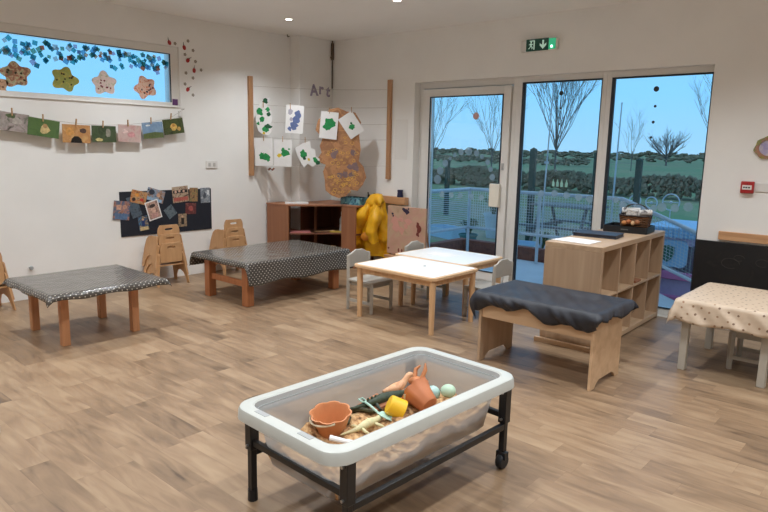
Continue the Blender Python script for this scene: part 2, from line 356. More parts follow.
# railing
rt = thing('metal_railing', 'galvanised metal railing with mesh panels around the deck and down the ramp', 'railing', (-5.1, 7.6, -.05))
RZ = .88 + .05; MZ = .335 + .05
p0 = (0, -1.5, RZ); p1 = (0, 0, RZ); p2 = (2.18, 0, RZ + .01); p3 = (4.6, 0, RZ - .88)
MB().tube([p0, p1, p2, p3], .024).build('handrail', M['rail'], rt)
MB().tube([(0, -1.5, MZ), (0, 0, MZ), (2.18, 0, MZ), (3.85, 0, MZ - .6)], .02).build('lower_rail', M['rail'], rt)
for x, y, h in ((0, 0, RZ), (0, -1.5, RZ), (1.1, 0, RZ), (2.18, 0, RZ), (3.2, 0, RZ - .37)):
    MB().tube([(x, y, -.0 if x < 2.3 else -.3), (x, y, h)], .021).build('post', M['rail'], rt)
mb = MB()
for i in range(20):
    z = MZ + .03 + i * .027; mb.box((0.01, -.75, z), (.003, 1.46, .006))
mb.build('mesh_panel', M['rail'], rt, smooth=0)
mb = MB()
for i in range(14): mb.box((1.1, 0, MZ + .03 + i * .037), (2.14, .003, .0035))
for i in range(56): mb.box((.03 + i * .0385, 0, (MZ + RZ) / 2), (.0035, .003, RZ - MZ))
mb.build('mesh_panel', M['rail'], rt, smooth=0)
mb = MB()
for i in range(42):
    x = 2.2 + i * .0385; zz = RZ - (x - 2.18) * .3636; mb.box((x, 0, zz - .27), (.0035, .003, .54))
for i in range(14):
    z0 = MZ + .03 + i * .037; mb.tube([(2.2, 0, z0), (3.8, 0, z0 - .582)], .002, 4)
mb.build('mesh_panel', M['rail'], rt, smooth=0)
# trees
def tree(label, base, h, spread, n, seed, thick, group=None, trunk=.12):
    rnd = random.Random(seed); t = thing('bare_tree', label, 'tree', base)
    MB().tube([(0, 0, 0), (0, 0, h * trunk), (0.02, 0, h * trunk * 1.4)], [thick * 1.2, thick, thick * .8], 8).build('trunk', M['bark'], t)
    mb = MB()
    def br(p, d, L, r, lv):
        q = p + d * L * .5; d2 = (d + Vector((rnd.uniform(-.12, .12), rnd.uniform(-.12, .12), rnd.uniform(0, .12)))).normalized(); e = q + d2 * L * .5
        mb.tube([p, q, e], [r, r * .75, r * .45], 5, False)
        if lv == 0: return
        for k in range(rnd.randint(2, 3) + (lv > 1)):
            s = rnd.uniform(.35, 1.0); pp = p.lerp(e, s)
            dd = (d2 + Vector((rnd.uniform(-1, 1), rnd.uniform(-1, 1), rnd.uniform(-.1, .5))) * .55).normalized()
            br(pp, dd, L * rnd.uniform(.45, .65), r * .55, lv - 1)
    for i in range(n):
        a = 2 * PI * i / n + rnd.uniform(-.3, .3); s = rnd.uniform(.1, 1) * spread
        br(Vector((0, 0, h * trunk * rnd.uniform(.7, 1.3))), Vector((math.cos(a) * s, math.sin(a) * s, 1)).normalized(), h * rnd.uniform(.5, .72), thick * .42, 3)
    mb.build('branches', M['bark'], t, smooth=0); return t
tree('tall bare winter tree with fanned branches, seen through the middle pane', (-20.1, 40, GZ), 7.0, .6, 20, 3, .06, trunk=.27)
tree('bare thin-branched tree beyond the glazed door, right of its round orange sticker', (-28.2, 45, GZ), 6.2, .55, 8, 5, .05, trunk=.2)
tree('bare tree at the left edge of the door glass', (-34.2, 45, GZ), 5.6, .8, 8, 8, .055, trunk=.25)
tree('rounded dark bare tree on the horizon in the right pane', (-29.1, 90, GZ), 3.6, 1.7, 26, 11, .11, trunk=.3)
tree('slender bare sapling left of the round tree in the right pane', (-22.5, 60, GZ), 4.4, .5, 6, 13, .035, trunk=.3)
tree('bare tree at the right edge of the right pane', (-15.0, 60, GZ), 7.5, 1.0, 8, 17, .06, trunk=.3)
# hedges and far tree line
def hedge(label, x0, x1, y, h, d, seed, n, name='hedge', mat='hedge'):
    rnd = random.Random(seed); mb = MB()
    for i in range(n):
        x = x0 + (x1 - x0) * (i + .5) / n; hh = h * (.8 + .12 * math.sin(x * 1.3) + .08 * rnd.random()); lv_ = rnd.random() ** .6; r = (x1 - x0) / n * rnd.uniform(2.5, 5)
        k0_ = len(mb.v); mb.ball((x, y - d * .5 + d * .7 * lv_, GZ + hh * (.1 + .8 * lv_)), (r, d * .15, h * rnd.uniform(.05, .11)), seg=6, rings=4)
        for q in range(k0_, len(mb.v)):
            p = mb.v[q]; mb.v[q] = (p[0] + rnd.uniform(-.2, .2) * r, p[1], p[2] + rnd.uniform(-.09, .09) * h)
    o = mb.build(name, M[mat], smooth=80); tag(o, label, 'hedge'); return o
hedge('long low dark hedge on the far horizon across the fields', -130, 30, 120, 1.95, 3, 1, 900)
hedge('brown bramble hedge behind the garden, across the middle and right panes', -24, -6.6, 27, .95, 2.5, 2, 1300)
hedge('dark bushes below the horizon behind the door glass', -60, -31, 70, 1.0, 3, 4, 500)
# wooden fence posts in the garden
M['greenwood'] = pm('dark_green_post', S(52, 72, 62), .8, var=.2)
for (x, y, h, lb) in ((-10.13, 14, 1.12, 'dark upright post far left behind the railing, seen in the door glass'), (-5.98, 11, 1.45, 'dark post beside the thin leaning rod in the middle pane'), (-6.03, 14, 1.4, 'dark post at the right side of the middle pane'), (-4.35, 12, 1.3, 'dark post right of the thin metal pole in the right pane')):
    mb = MB(); mb.b2(-.05, .05, -.05, .05, 0, h - GZ); mb.add([(-.05, -.05, h - GZ), (.05, -.05, h - GZ), (.05, .05, h - GZ), (-.05, .05, h - GZ), (0, 0, h - GZ + .04)], [(0, 1, 4), (1, 2, 4), (2, 3, 4), (3, 0, 4)])
    o = mb.build('garden_post', M['greenwood'], bevel=.004); o.location = (x, y, GZ); tag(o, lb, 'post')
mb = MB(); mb.tube([(-4.80, 12, GZ), (-4.768, 12, 2.33)], [.022, .012], 8); mb.ball((-4.768, 12, 2.33), .016); tag(mb.build('flag_pole', M['rail']), 'thin pale metal pole standing outside the right pane', 'pole')
mb = MB(); mb.tube([(-4.13, 7.95, GZ), (-4.125, 7.95, .93), (-4.088, 7.95, 2.32)], [.012, .011, .008], 8); mb.box((-4.12, 7.95, 1.28), (.05, .03, .03)); tag(mb.build('leaning_rod', M['rail']), 'thin metal rod with a clip outside, left side of the middle pane', 'pole')
# picnic table
t = thing('picnic_table', 'weathered picnic table behind the railing in the middle pane', 'table', (-5.3, 11.2, GZ))
M['weathered'] = wood('weathered_wood', S(96, 92, 92), S(126, 118, 112), 0)
mb = MB()
for i in range(5): mb.box((0, -.3 + i * .15, .78), (1.25, .13, .035))
mb.build('table_top', M['weathered'], t)
for s in (-1, 1): MB().box((0, s * .62, .42), (1.25, .2, .035)).build('bench_seat', M['weathered'], t)
for s in (-1, 1):
    mb = MB(); mb.tube([(s * .45, -.6, 0), (s * .45, -.22, .76)], .035, 4); mb.tube([(s * .45, .6, 0), (s * .45, .22, .76)], .035, 4); mb.box((s * .45, 0, .39), (.05, 1.35, .07)); mb.build('leg_frame', M['weathered'], t)
# white garden chair
t = thing('garden_chair', 'pale plastic garden chair with rounded back, outside behind the cube shelf', 'chair', (-3.62, 8.35, GZ + .005), rz=.1)
M['palepl'] = pm('pale_plastic', S(196, 214, 216), .4)
mb = MB(); mb.prism([(-.24, -.3), (.24, -.3), (.25, 0), (.22, .12), (.14, .19), (0, .215), (-.14, .19), (-.22, .12), (-.25, 0)], -.012, .012, Matrix.Translation((0, -.2, .50)) @ Matrix.Rotation(PI / 2, 4, 'X')); mb.build('backrest', M['palepl'], t, bevel=.005)
mb = MB(); mb.prism(rrect(.48, .44, .06), 0, .03, Matrix.Translation((0, .02, .34))); mb.build('seat', M['palepl'], t)
for sx in (-1, 1):
    for sy in (-1, 1): MB().tube([(sx * .2, sy * .18 + .02, .35), (sx * .24, sy * .22 + .02, 0)], [.025, .018], 8).build('leg', M['palepl'], t)
# playhouse
t = thing('playhouse', 'pink and lilac plastic playhouse outside, beyond the ramp rail', 'playhouse', (-2.15, 8.62, GZ))
M['lilac'] = pm('lilac_plastic', S(190, 170, 205), .5, var=.05); M['pinkpl'] = pm('pink_plastic', S(206, 120, 168), .5); M['bluepl'] = pm('pale_blue_plastic', S(150, 190, 222), .5)
M['shield'] = pm('green_plastic', S(52, 100, 80), .5)
mb = MB(); frame_rect(mb, -.6, .6, 0, .78, .09, .12, .1, .3, -.47, -.42); mb.b2(-.6, -.55, -.42, .42, 0, .78); mb.b2(.55, .6, -.42, .42, 0, .78); mb.b2(-.6, .6, .42, .47, 0, .78); mb.build('walls', M['lilac'], t, bevel=.015)
mb = MB(); mb.b2(-.66, .66, -.53, .53, .78, .9)
for i in range(22):
    for j in range(3): mb.ball((-.63 + i * .06, -.53, .80 + j * .04), .026, seg=8, rings=5)
mb.build('roof_band', M['bluepl'], t)
MB().prism(rrect(.42, .33, .07), 0, .03, Matrix.Translation((-.34, -.47, .58)) @ Matrix.Rotation(PI / 2, 4, 'X')).build('window_panel', M['bluepl'], t)
MB().prism([(-.08, .08), (0, .1), (.08, .08), (.08, -.01), (.05, -.07), (0, -.11), (-.05, -.07), (-.08, -.01)], 0, .02, Matrix.Translation((-.36, -.5, .58)) @ Matrix.Rotation(PI / 2, 4, 'X')).build('shield_emblem', M['shield'], t)
mb = MB(); mb.b2(-.62, .62, -.52, -.47, .26, .36); mb.b2(-.62, .62, -.54, .5, 0, .06); mb.build('ledge', M['pinkpl'], t, bevel=.012)
# garden clutter: pots and planters
M['pot1'] = pm('teal_pot', S(70, 120, 120), .6); M['pot2'] = pm('white_pot', S(196, 204, 208), .6); M['leaf'] = patches('leaf', [S(52, 74, 44), S(74, 96, 54)], 6, .9)
def potted(loc, r, h, lb, pot, seed, lv=.25):
    rnd = random.Random(seed); t = thing('plant_pot', lb, 'plant pot', loc)
    MB().lathe([(0, 0), (r * .7, 0), (r, h), (r * 1.08, h), (r * 1.08, h * .92), (r * .9, h * .9), (0, h * .88)], seg=18).build('pot', pot, t)
    mb = MB()
    for i in range(26):
        a = rnd.uniform(0, 2 * PI); d = rnd.uniform(.2, 1); q = Vector((math.cos(a) * r * d, math.sin(a) * r * d, h + lv * rnd.uniform(.4, 1)))
        mb.tube([(0, 0, h * .8), (q.x * .5, q.y * .5, h + lv * .4), q], .006, 4, False); mb.ball(q, (.03, .03, .012), Matrix.Rotation(rnd.uniform(-1, 1), 4, 'X'), seg=6, rings=4)
    mb.build('foliage', M['leaf'], t)
potted((-6.3, 9.4, GZ), .16, .3, 'teal plant pot on the grass beyond the brick kerb, in the door glass', M['pot1'], 1)
potted((-4.75, 9.2, GZ), .14, .26, 'white plant pot on the lawn seen low in the middle pane', M['pot2'], 2)
potted((-6.9, 11.2, GZ), .2, .5, 'white planter with flowers beside the door handle side of the glass', M['pot2'], 3, .35)
M['crate'] = pm('blue_white_tub', S(170, 196, 214), .5)
def tub(loc, w, d, h, lb, mat, rz=0):
    mb = MB(); o1 = rrect(w, d, .05); i1 = rrect(w - .04, d - .04, .04); mb.ringprism(o1, i1, 0, h); mb.prism(i1, 0, .02); o = mb.build('garden_tub', mat); o.location = loc; o.rotation_euler = (0, 0, rz); tag(o, lb, 'tub')
tub((-5.45, 10.0, GZ), .8, .5, .18, 'pale shallow tub on the ground below the lower rail in the middle pane', M['crate'], .2)
tub((-7.6, 10.6, GZ), .9, .5, .2, 'pale shallow tub on the ground beyond the railing corner', M['crate'], -.3)
tub((-3.1, 12.0, GZ + .012), .7, .6, .35, 'blue tub on the gravel seen above the wicker basket', M['bluepl'], .1)
# climbing loops / wheels on the right
for x, z, r, lb in ((-4.35, .42, .17, 'small upright garden hoop nearest the right pane edge'), (-4.75, .38, .12, 'small upright garden hoop in the middle of three by the hedge'), (-5.1, .4, .12, 'small upright garden hoop farthest left of three by the hedge')):
    mb = MB(); mb.tube([(x, 14, GZ), (x, 14, z - r)], .012, 8); pts = [(x + r * math.cos(a), 14, z + r * math.sin(a)) for a in [2 * PI * k / 20 for k in range(21)]]; mb.tube(pts, .014, 6, False); mb.ball((x, 14, z), .03); mb.tube([(x - r, 14, z), (x + r, 14, z)], .007, 6)
    tag(mb.build('garden_hoop', M['rail']), lb, 'garden hoop')
# ------------------------------------------------------------------ tablecloths
def cloth(name, x0, x1, y0, y1, z, drops, mat, step=.02, flare=.18, amp=.012, freq=26, seed=0, sag=0.0, hemj=0.0, pinch=0.0):
    dl, dr, df, db = drops; rnd = random.Random(seed); nx = max(4, int((x1 - x0 + dl + dr) / step)); ny = max(4, int((y1 - y0 + df + db) / step))
    ph = [rnd.uniform(0, 6) for _ in range(6)]
    vs, fs, uvs = [], [], []
    for i in range(nx + 1):
        for j in range(ny + 1):
            u = x0 - dl + (x1 - x0 + dl + dr) * i / nx; v = y0 - df + (y1 - y0 + df + db) * j / ny
            cx = min(max(u, x0), x1); cy = min(max(v, y0), y1); ex, ey = u - cx, v - cy; d = math.hypot(ex, ey); uvs.append((u, v))
            if d < 1e-6:
                zz = z + .0012 * math.sin(u * 9 + ph[0]) * math.sin(v * 8 + ph[1])
                if sag:
                    q = min(cx - x0, x1 - cx, cy - y0, y1 - cy); zz -= sag * min(1, q / .1) * (1 + .35 * math.sin(u * 17 + ph[2]) * math.sin(v * 15 + ph[3]) + .25 * math.sin(u * 41 + v * 33))
                vs.append((u, v, zz)); continue
            s = u * 1.0 + v * 1.0 if not (ex and ey) else cx + cy + math.atan2(ey, ex) * .05
            wv = (math.sin(s * freq + ph[2]) * .6 + math.sin(s * freq * 2.3 + ph[3]) * .4) * amp * min(1, d / .06)
            dm = max(dl, dr, df, db); q_ = d / dm
            drop = d * (1 + hemj * math.sin(s * freq * .7 + ph[4]) + (.25 * math.sin(s * 9 + ph[5]) if pinch else 0))
            hz = .004 + flare * d + max(wv, -flare * d) + (.02 * min(1, d / .1) if (ex and ey) else 0)
            if pinch: hz += .022 * math.sin(PI * min(1, q_)) - pinch * .05 * q_ * q_ + .006 * math.sin(s * 90) * q_
            vs.append((cx + ex / d * hz, cy + ey / d * hz, z - drop * math.sqrt(max(.1, 1 - flare * flare)) + .002))
    for i in range(nx):
        for j in range(ny):
            a = i * (ny + 1) + j; fs.append((a, a + ny + 1, a + ny + 2, a + 1))
    me = bpy.data.meshes.new(name); me.from_pydata(vs, [], fs); ul = me.uv_layers.new(name='UVMap')
    for p in me.polygons:
        for li in p.loop_indices: ul.data[li].uv = uvs[me.loops[li].vertex_index]
    me.materials.append(mat); me.polygons.foreach_set('use_smooth', [True] * len(me.polygons))
    o = bpy.data.objects.new(name, me); COL.objects.link(o)
    sd = o.modifiers.new('thick', 'SOLIDIFY'); sd.thickness = .0015; sd.offset = 1
    return o
M['polka'] = dots_mat('dark_polka_oilcloth', S(80, 75, 70), S(190, 182, 170), .027, .0046, .20)
M['bee'] = dots_mat('cream_bee_oilcloth', S(208, 186, 162), S(120, 90, 70), .058, .0070, .45, True, S(160, 124, 96))

def square_table(name, label, x0, x1, y0, y1, zt, legs, lw, wm, top_t=.025, stretch=None, apron=.06, group=None, round_legs=False, topm=None):
    t = thing(name, label, 'table', ((x0 + x1) / 2, (y0 + y1) / 2, 0), group=group); cx, cy = (x0 + x1) / 2, (y0 + y1) / 2
    mb = MB(); mb.b2(x0 - cx, x1 - cx, y0 - cy, y1 - cy, zt - top_t, zt); mb.build('table_top', topm or wm, t, bevel=.004)
    for x, y in legs:
        mb = MB()
        if round_legs: mb.tube([(x - cx, y - cy, 0), (x - cx, y - cy, zt - top_t)], [lw * .36, lw * .5], 14)
        else: mb.box((x - cx, y - cy, (zt - top_t) / 2), (lw, lw, zt - top_t))
        mb.build('leg', wm, t, bevel=0 if round_legs else .004)
    xs = sorted(set(round(p[0], 3) for p in legs)); ys = sorted(set(round(p[1], 3) for p in legs))
    xa, xb, ya, yb = xs[0] - cx, xs[-1] - cx, ys[0] - cy, ys[-1] - cy; zz = zt - top_t - apron / 2
    if apron:
        mb = MB(); h = lw / 2
        for y in (ya, yb): mb.b2(xa + h, xb - h, y - .01, y + .01, zz - apron / 2, zz + apron / 2)
        for x in (xa, xb): mb.b2(x - .01, x + .01, ya + h, yb - h, zz - apron / 2, zz + apron / 2)
        mb.build('apron', wm, t, bevel=.002)
    for s in (stretch or []):
        MB().b2(xa + lw / 2, xb - lw / 2, s - cy - .014, s - cy + .014, .17, .225).build('stretcher', wm, t, bevel=.003)
    return t
def legs4(xa, xb, ya, yb): return [(xa, ya), (xb, ya), (xa, yb), (xb, yb)]
# left table
square_table('low_table', 'low wooden table with square tan legs under the dark dotted cloth at far left', -5.22, -4.435, 1.65, 2.495, .408, legs4(-5.14, -4.59, 1.79, 2.31), .055, M['legwood'], apron=.03)
tag(cloth('tablecloth', -5.225, -4.43, 1.645, 2.50, .412, (.05, .05, .05, .05), M['polka'], amp=.005, flare=.3, seed=1, hemj=.12), 'dark grey white-dotted oilcloth on the leftmost low table', 'tablecloth')
# middle table
square_table('low_table', 'low sturdy table with thick red-brown legs and end rails, in front of the corner shelf', -5.38, -4.545, 3.335, 4.59, .404, legs4(-5.21, -4.62, 3.40, 4.47), .078, M['redwood'], stretch=(3.40, 4.47), apron=.05)
tag(cloth('tablecloth', -5.39, -4.535, 3.325, 4.60, .408, (.13, .20, .05, .06), M['polka'], amp=.006, freq=15, flare=.12, seed=2, hemj=.05), 'dark grey white-dotted oilcloth hanging deep over one side of the red-legged table', 'tablecloth')
# white melamine tables
M['birchedge'] = wood('birch_edge', S(206, 166, 124), S(226, 190, 150), 0)
M['birchleg'] = wood('birch_leg', S(200, 156, 112), S(222, 182, 140), 2)
def white_table(label, x0, x1, y0, y1, lx, ly):
    cx, cy = (x0 + x1) / 2, (y0 + y1) / 2; w_, h_ = x1 - x0, y1 - y0
    t = thing('white_table', label, 'table', (cx, cy, 0), group='white-topped nursery tables')
    MB().prism(rrect(w_, h_, .05), .432, .4585).build('edge_frame', M['birchedge'], t, bevel=.004)
    MB().prism(rrect(w_ - .05, h_ - .05, .03), .4586, .4605).build('table_top', M['white'], t)
    for sx in lx:
        for sy in ly: MB().tube([(sx - cx, sy - cy, 0), (sx - cx, sy - cy, .433)], [.021, .027], 14).build('leg', M['birchleg'], t)
    mb = MB(); mb.b2(lx[0] - cx, lx[1] - cx, ly[0] - cy - .008, ly[0] - cy + .008, .385, .432); mb.b2(lx[0] - cx, lx[1] - cx, ly[1] - cy - .008, ly[1] - cy + .008, .385, .432); mb.b2(lx[0] - cx - .006, lx[0] - cx + .006, ly[0] - cy, ly[1] - cy, .386, .4315); mb.b2(lx[1] - cx - .006, lx[1] - cx + .006, ly[0] - cy, ly[1] - cy, .386, .4315); mb.build('apron', M['birchleg'], t)
    return t
white_table('white-topped birch table nearest the camera, a small dark dot on its top', -3.735, -2.865, 3.83, 4.475, (-3.68, -2.905), (3.875, 4.425))
white_table('white-topped birch table behind its twin, nearest the glazed door', -3.84, -3.02, 4.485, 5.13, (-3.63, -3.05), (4.545, 5.08))
tag(MB().prism(blob(.012, 9, .3), .4606, .4625, Matrix.Translation((-3.24, 4.2, 0))).build('dark_button', M['blackp']), 'tiny dark button lying on the nearer white table top', 'button')
tag(MB().prism([(-.16, -.1), (.15, -.1), (.16, .1), (-.15, .11)], .4606, .4625, Matrix.Translation((-3.52, 4.80, 0))).build('paper_sheet', M['paper']), 'white sheet of paper on the white table by the door', 'paper')
# ------------------------------------------------------------------ small grey chairs
def scallop(w_, h0, h1):
    p = [(-w_ / 2, h0), (w_ / 2, h0)]
    for k in range(13):
        x = w_ / 2 - w_ * k / 12; a = abs(x) / (w_ / 2); z = h1 - .045 * max(0, a - .35) ** 1.0 / .65 + (.012 if a > .86 else 0); p.append((x, z))
    return p
def grey_chair(label, loc, rz, first=[None]):
    """local: seat towards +x, back at -x"""
    if first[0] is None:
        t = thing('grey_chair', label, 'chair', (0, 0, 0), group='small grey wooden chairs')
        m = M['greypaint']
        MB().prism(rrect(.30, .30, .03), .262, .28, Matrix.Translation((.15, 0, 0))).build('seat', m, t, bevel=.003)
        A = Matrix(((0, 0, 1, 0), (1, 0, 0, 0), (0, 1, 0, 0), (0, 0, 0, 1)))
        MB().prism(scallop(.262, .38, .53), -.014, .004, A).build('backrest', m, t, bevel=.004)
        for y in (-1, 1):
            mb = MB(); mb.tube([(0, y * .135, 0), (0, y * .135, .262), (-.005, y * .135, .49)], [.019, .021, .017], 4); mb.build('leg', m, t, bevel=.003)
            mb = MB(); mb.tube([(.28, y * .13, 0), (.28, y * .13, .262)], [.019, .023], 4); mb.build('leg', m, t, bevel=.003)
            MB().b2(0, .28, y * .13 - .008, y * .13 + .008, .075, .10).build('stretcher', m, t)
        mb = MB(); mb.b2(.012, .27, -.12, -.105, .225, .262); mb.b2(.012, .27, .105, .12, .225, .262); mb.b2(.262, .275, -.11, .11, .225, .262); mb.b2(.005, .018, -.115, .115, .225, .262); mb.build('seat_frame', m, t)
        first[0] = t
    else: t = copy_tree(first[0], label=label)
    t.location = loc; t.rotation_euler = (0, 0, rz); return t
grey_chair('small grey chair at the left end of the nearer white table', (-3.93, 4.12, 0), 0)
grey_chair('small grey chair at the left end of the far white table, by the easel', (-3.91, 4.90, 0), 0)
grey_chair('small grey chair at the right end of the white tables, beside the black cover', (-2.76, 4.66, 0), PI)
grey_chair('small grey chair tucked under the cream table at the right edge', (-.70, 4.83, 0), PI)
# ------------------------------------------------------------------ right table
M['greyleg'] = pm('grey_beige_leg', S(186, 180, 168), .5, var=.02)
square_table('play_table', 'small grey-legged table under the cream cloth at the right edge', -1.27, -.62, 4.42, 5.16, .488, [(-1.215, 4.47), (-.70 - .04, 4.47), (-1.215, 5.10), (-.74, 5.10)], .048, M['greyleg'], apron=.05)
tag(cloth('tablecloth', -1.275, -.61, 4.41, 5.17, .492, (.13, .12, .15, .13), M['bee'], amp=.014, flare=.22, seed=4, hemj=.06), 'cream oilcloth with small brown bees over the table at the right', 'tablecloth')
# ------------------------------------------------------------------ sand bench with a black cover
t = thing('activity_bench', 'light oak play bench with notched end panels, under a black fabric cover', 'bench', (-1.9, 3.84, 0))
def end_panel():
    p = [(-.22, 0), (-.16, 0), (-.13, .03), (-.10, .045), (.10, .045), (.13, .03), (.16, 0), (.22, 0), (.22, .46), (-.22, .46)]
    return p
PX = Matrix(((0, 0, 1, 0), (1, 0, 0, 0), (0, 1, 0, 0), (0, 0, 0, 1)))
MB().prism(end_panel(), -.41, -.39, PX).build('end_panel', M['oak'], t, bevel=.002)
MB().prism(end_panel(), .39, .41, PX).build('end_panel', M['bench'], t, bevel=.002)
MB().b2(-.39, .39, -.21, -.19, .315, .46).build('front_board', M['bench'], t, bevel=.002)
MB().b2(-.39, .39, .19, .21, .315, .46).build('back_board', M['bench'], t, bevel=.002)
MB().b2(-.39, .39, -.19, .19, .32, .335).build('tray_bottom', M['bench'], t)
M['cover'] = pm('black_cover_fabric', S(40, 42, 50), .55, var=.2, scale=8, bump=.15)
cv = cloth('fabric_cover', -2.325, -1.47, 3.605, 4.13, .495, (.10, .06, .105, .08), M['cover'], step=.012, amp=.012, freq=33, flare=.22, seed=6, sag=.022, hemj=.2, pinch=.55)
tag(cv, 'bunched black fabric cover stretched over the light oak bench', 'cover')
# ------------------------------------------------------------------ cube shelf (2 x 4)
t = thing('cube_shelf', 'pale oak cube shelf unit of two rows of four, standing out from the window', 'shelf', (0, 0, 0))
a = math.atan2(-.05, 1.4)
t.location = (-2.02, 5.06, 0); t.rotation_euler = (0, 0, .02)
hw, hl, hh = .22, .70, .775
def cs(name, *b, m='oak'): return MB().b2(*b).build(name, M[m], t, bevel=.0025)
cs('side_panel', -hw, hw, -hl, -hl + .038, 0, hh - .038); cs('side_panel', -hw, hw, hl - .038, hl, 0, hh - .038)
cs('top_board', -hw, hw, -hl, hl, hh - .038, hh, m='oakh'); cs('bottom_board', -hw, hw, -hl + .038, hl - .038, .012, .05, m='oakh'); cs('middle_shelf', -hw, hw, -hl + .038, hl - .038, .383, .40, m='oakh')
for k in range(1, 4):
    y = -hl + .03 + k * (2 * hl - .06) / 4
    cs('divider', -hw, hw, y - .008, y + .008, .05, .383); cs('divider', -hw, hw, y - .008, y + .008, .40, hh - .038)
MB().b2(-hw - .03, hw, -hl - .03, -hl, 0, .035).build('plinth', M['bench'], t, bevel=.002)
# things on it
o = MB().prism([(-.15, -.13), (.16, -.11), (.13, .11), (-.14, .10)], 0, .004).build('paper_sheets', M['paper']); o.location = (-2.06, 4.56, .7755); o.rotation_euler = (0, 0, -.15); tag(o, 'white sheets of paper on the near end of the cube shelf top', 'paper')
M['navy'] = pm('dark_blue_folder', S(40, 46, 60), .5)
mb = MB(); mb.b2(-.17, .17, -.12, .12, 0, .006); mb.b2(-.168, .166, -.115, .115, .006, .022); mb.b2(-.17, .17, -.12, .12, .022, .028); o = mb.build('folder', M['navy'], bevel=.002); o.location = (-2.07, 4.95, .7755); o.rotation_euler = (0, 0, .12); tag(o, 'flat dark blue-black folder on the cube shelf, between the papers and the basket', 'folder')
t2 = thing('document_tray', 'shallow black tray under the basket at the window end of the cube shelf', 'tray', (-2.02, 5.46, .7755), rz=.1)
mb = MB(); mb.ringprism(rrect(.36, .28, .015), rrect(.345, .265, .012), 0, .055); mb.prism(rrect(.345, .265, .012), 0, .006); mb.build('tray', M['blackp'], t2)
MB().b2(-.03, .03, -.1415, -.139, .025, .033).build('label_strip', pm('grey_label', S(110, 112, 112), .5), t2)
# wicker basket
def weave(name):
    m, n, l, b = nt(name); tc = n.new('ShaderNodeTexCoord'); wv = n.new('ShaderNodeTexWave'); wv.wave_type = 'BANDS'; wv.bands_direction = 'Z'; wv.inputs['Scale'].default_value = 22; wv.inputs['Distortion'].default_value = 3
    l.new(tc.outputs['Object'], wv.inputs[0]); r = n.new('ShaderNodeValToRGB'); r.color_ramp.elements[0].color = S(58, 36, 22); r.color_ramp.elements[1].color = S(150, 102, 62); l.new(wv.outputs[0], r.inputs[0]); l.new(r.outputs[0], b.inputs['Base Color'])
    bp = n.new('ShaderNodeBump'); bp.inputs['Strength'].default_value = .8; bp.inputs['Distance'].default_value = .01; l.new(wv.outputs[0], bp.inputs['Height']); l.new(bp.outputs[0], b.inputs['Normal']); b.inputs['Roughness'].default_value = .7; return m
M['wicker'] = weave('wicker'); M['cane'] = pm('dark_cane', S(50, 34, 26), .5)
t3 = thing('wicker_basket', 'brown wicker basket with a thin arched handle on the black tray', 'basket', (-1.975, 5.47, .782), rz=.1)
mb = MB(); o0 = rrect(.22, .17, .04); pr = []
k = len(o0)
lv = [(0, .86), (.045, .94), (.09, 1.0), (.135, 1.08)]
vs = [(x * s, y * s, z) for z, s in lv for x, y in o0] + [(x * s * .94, y * s * .94, z) for z, s in ((.135, 1.08), (.01, .88)) for x, y in o0]
fs = [(i * k + j, i * k + (j + 1) % k, (i + 1) * k + (j + 1) % k, (i + 1) * k + j) for i in range(5) for j in range(k)] + [tuple(range(k))[::-1], tuple(5 * k + j for j in range(k))]
mb.add(vs, fs)
for j in range(0, k, 1):
    x, y = o0[j]; mb.tube([(x * .87, y * .87, 0), (x * 1.0, y * 1.0, .07), (x * 1.085, y * 1.085, .135)], .004, 5)
mb.build('body', M['wicker'], t3)
mb = MB(); rim = [(x * 1.09, y * 1.09, .137) for x, y in o0] + [(o0[0][0] * 1.09, o0[0][1] * 1.09, .137)]; mb.tube(rim, .007, 6, False); mb.build('rim', M['cane'], t3)
mb = MB()
for s in (-.006, .006): mb.tube([(s + .115 * math.cos(q), .0, .13 + .10 * math.sin(q)) for q in [PI * i / 14 for i in range(15)]], .0035, 6)
mb.build('handle', M['cane'], t3)
R3 = Matrix.Rotation(.1, 4, 'Z'); R3.translation = Vector((-1.975, 5.47, .782))
def inb(p): return R3 @ Vector(p)
tag(MB().tube([inb((-.12, .02, .165)), inb((.02, .05, .168))], .028, 16).build('paper_roll', M['paper']), 'white roll lying in the left of the wicker basket', 'roll')
tag(MB().tube([inb((.03, -.03, .16)), inb((.12, .02, .165))], .026, 16).build('paper_roll', patches('marked_paper', [S(226, 222, 216), S(236, 232, 228), S(90, 80, 80)], 18)), 'pale spotted roll lying in the right of the wicker basket', 'roll')
mb = MB(); mb.prism(rect(.10, .12), -.003, .003, Matrix.Translation(inb((-.03, -.01, .115))) @ Matrix.Rotation(1.2, 4, 'X') @ Matrix.Rotation(.4, 4, 'Y')); tag(mb.build('picture_card', patches('card_print', [S(60, 84, 120), S(210, 200, 188), S(40, 40, 44)], 22)), 'small printed card standing in the wicker basket', 'card')
rnd = random.Random(4)
for i, c in enumerate((S(196, 130, 74), S(176, 104, 60), S(206, 168, 126), S(150, 96, 60))):
    mb = MB(); c0 = Vector(inb((-.06 + i * .035, -.075 - .0 * i, .075 + .012 * (i % 2)))); mb.ball(c0 + Vector((0, -.03, 0)), (.024, .018, .020), Matrix.Rotation(i, 4, 'Z'), seg=10, rings=6)
    tag(mb.build('wooden_piece', pm('wooden_piece_%d' % i, c, .6)), ('orange-brown wooden piece hung at the left front of the basket', 'dark orange wooden piece at the front of the basket', 'pale wooden piece at the front of the basket', 'brown wooden piece at the right front of the basket')[i], 'wooden toy')
# small box in a cell
o = MB().b2(-.09, .09, -.06, .06, 0, .02).build('small_box', M['brown'], bevel=.003); o.location = (-1.9, 5.2, .401); tag(o, 'flat brown box lying in an upper cell of the cube shelf', 'box')
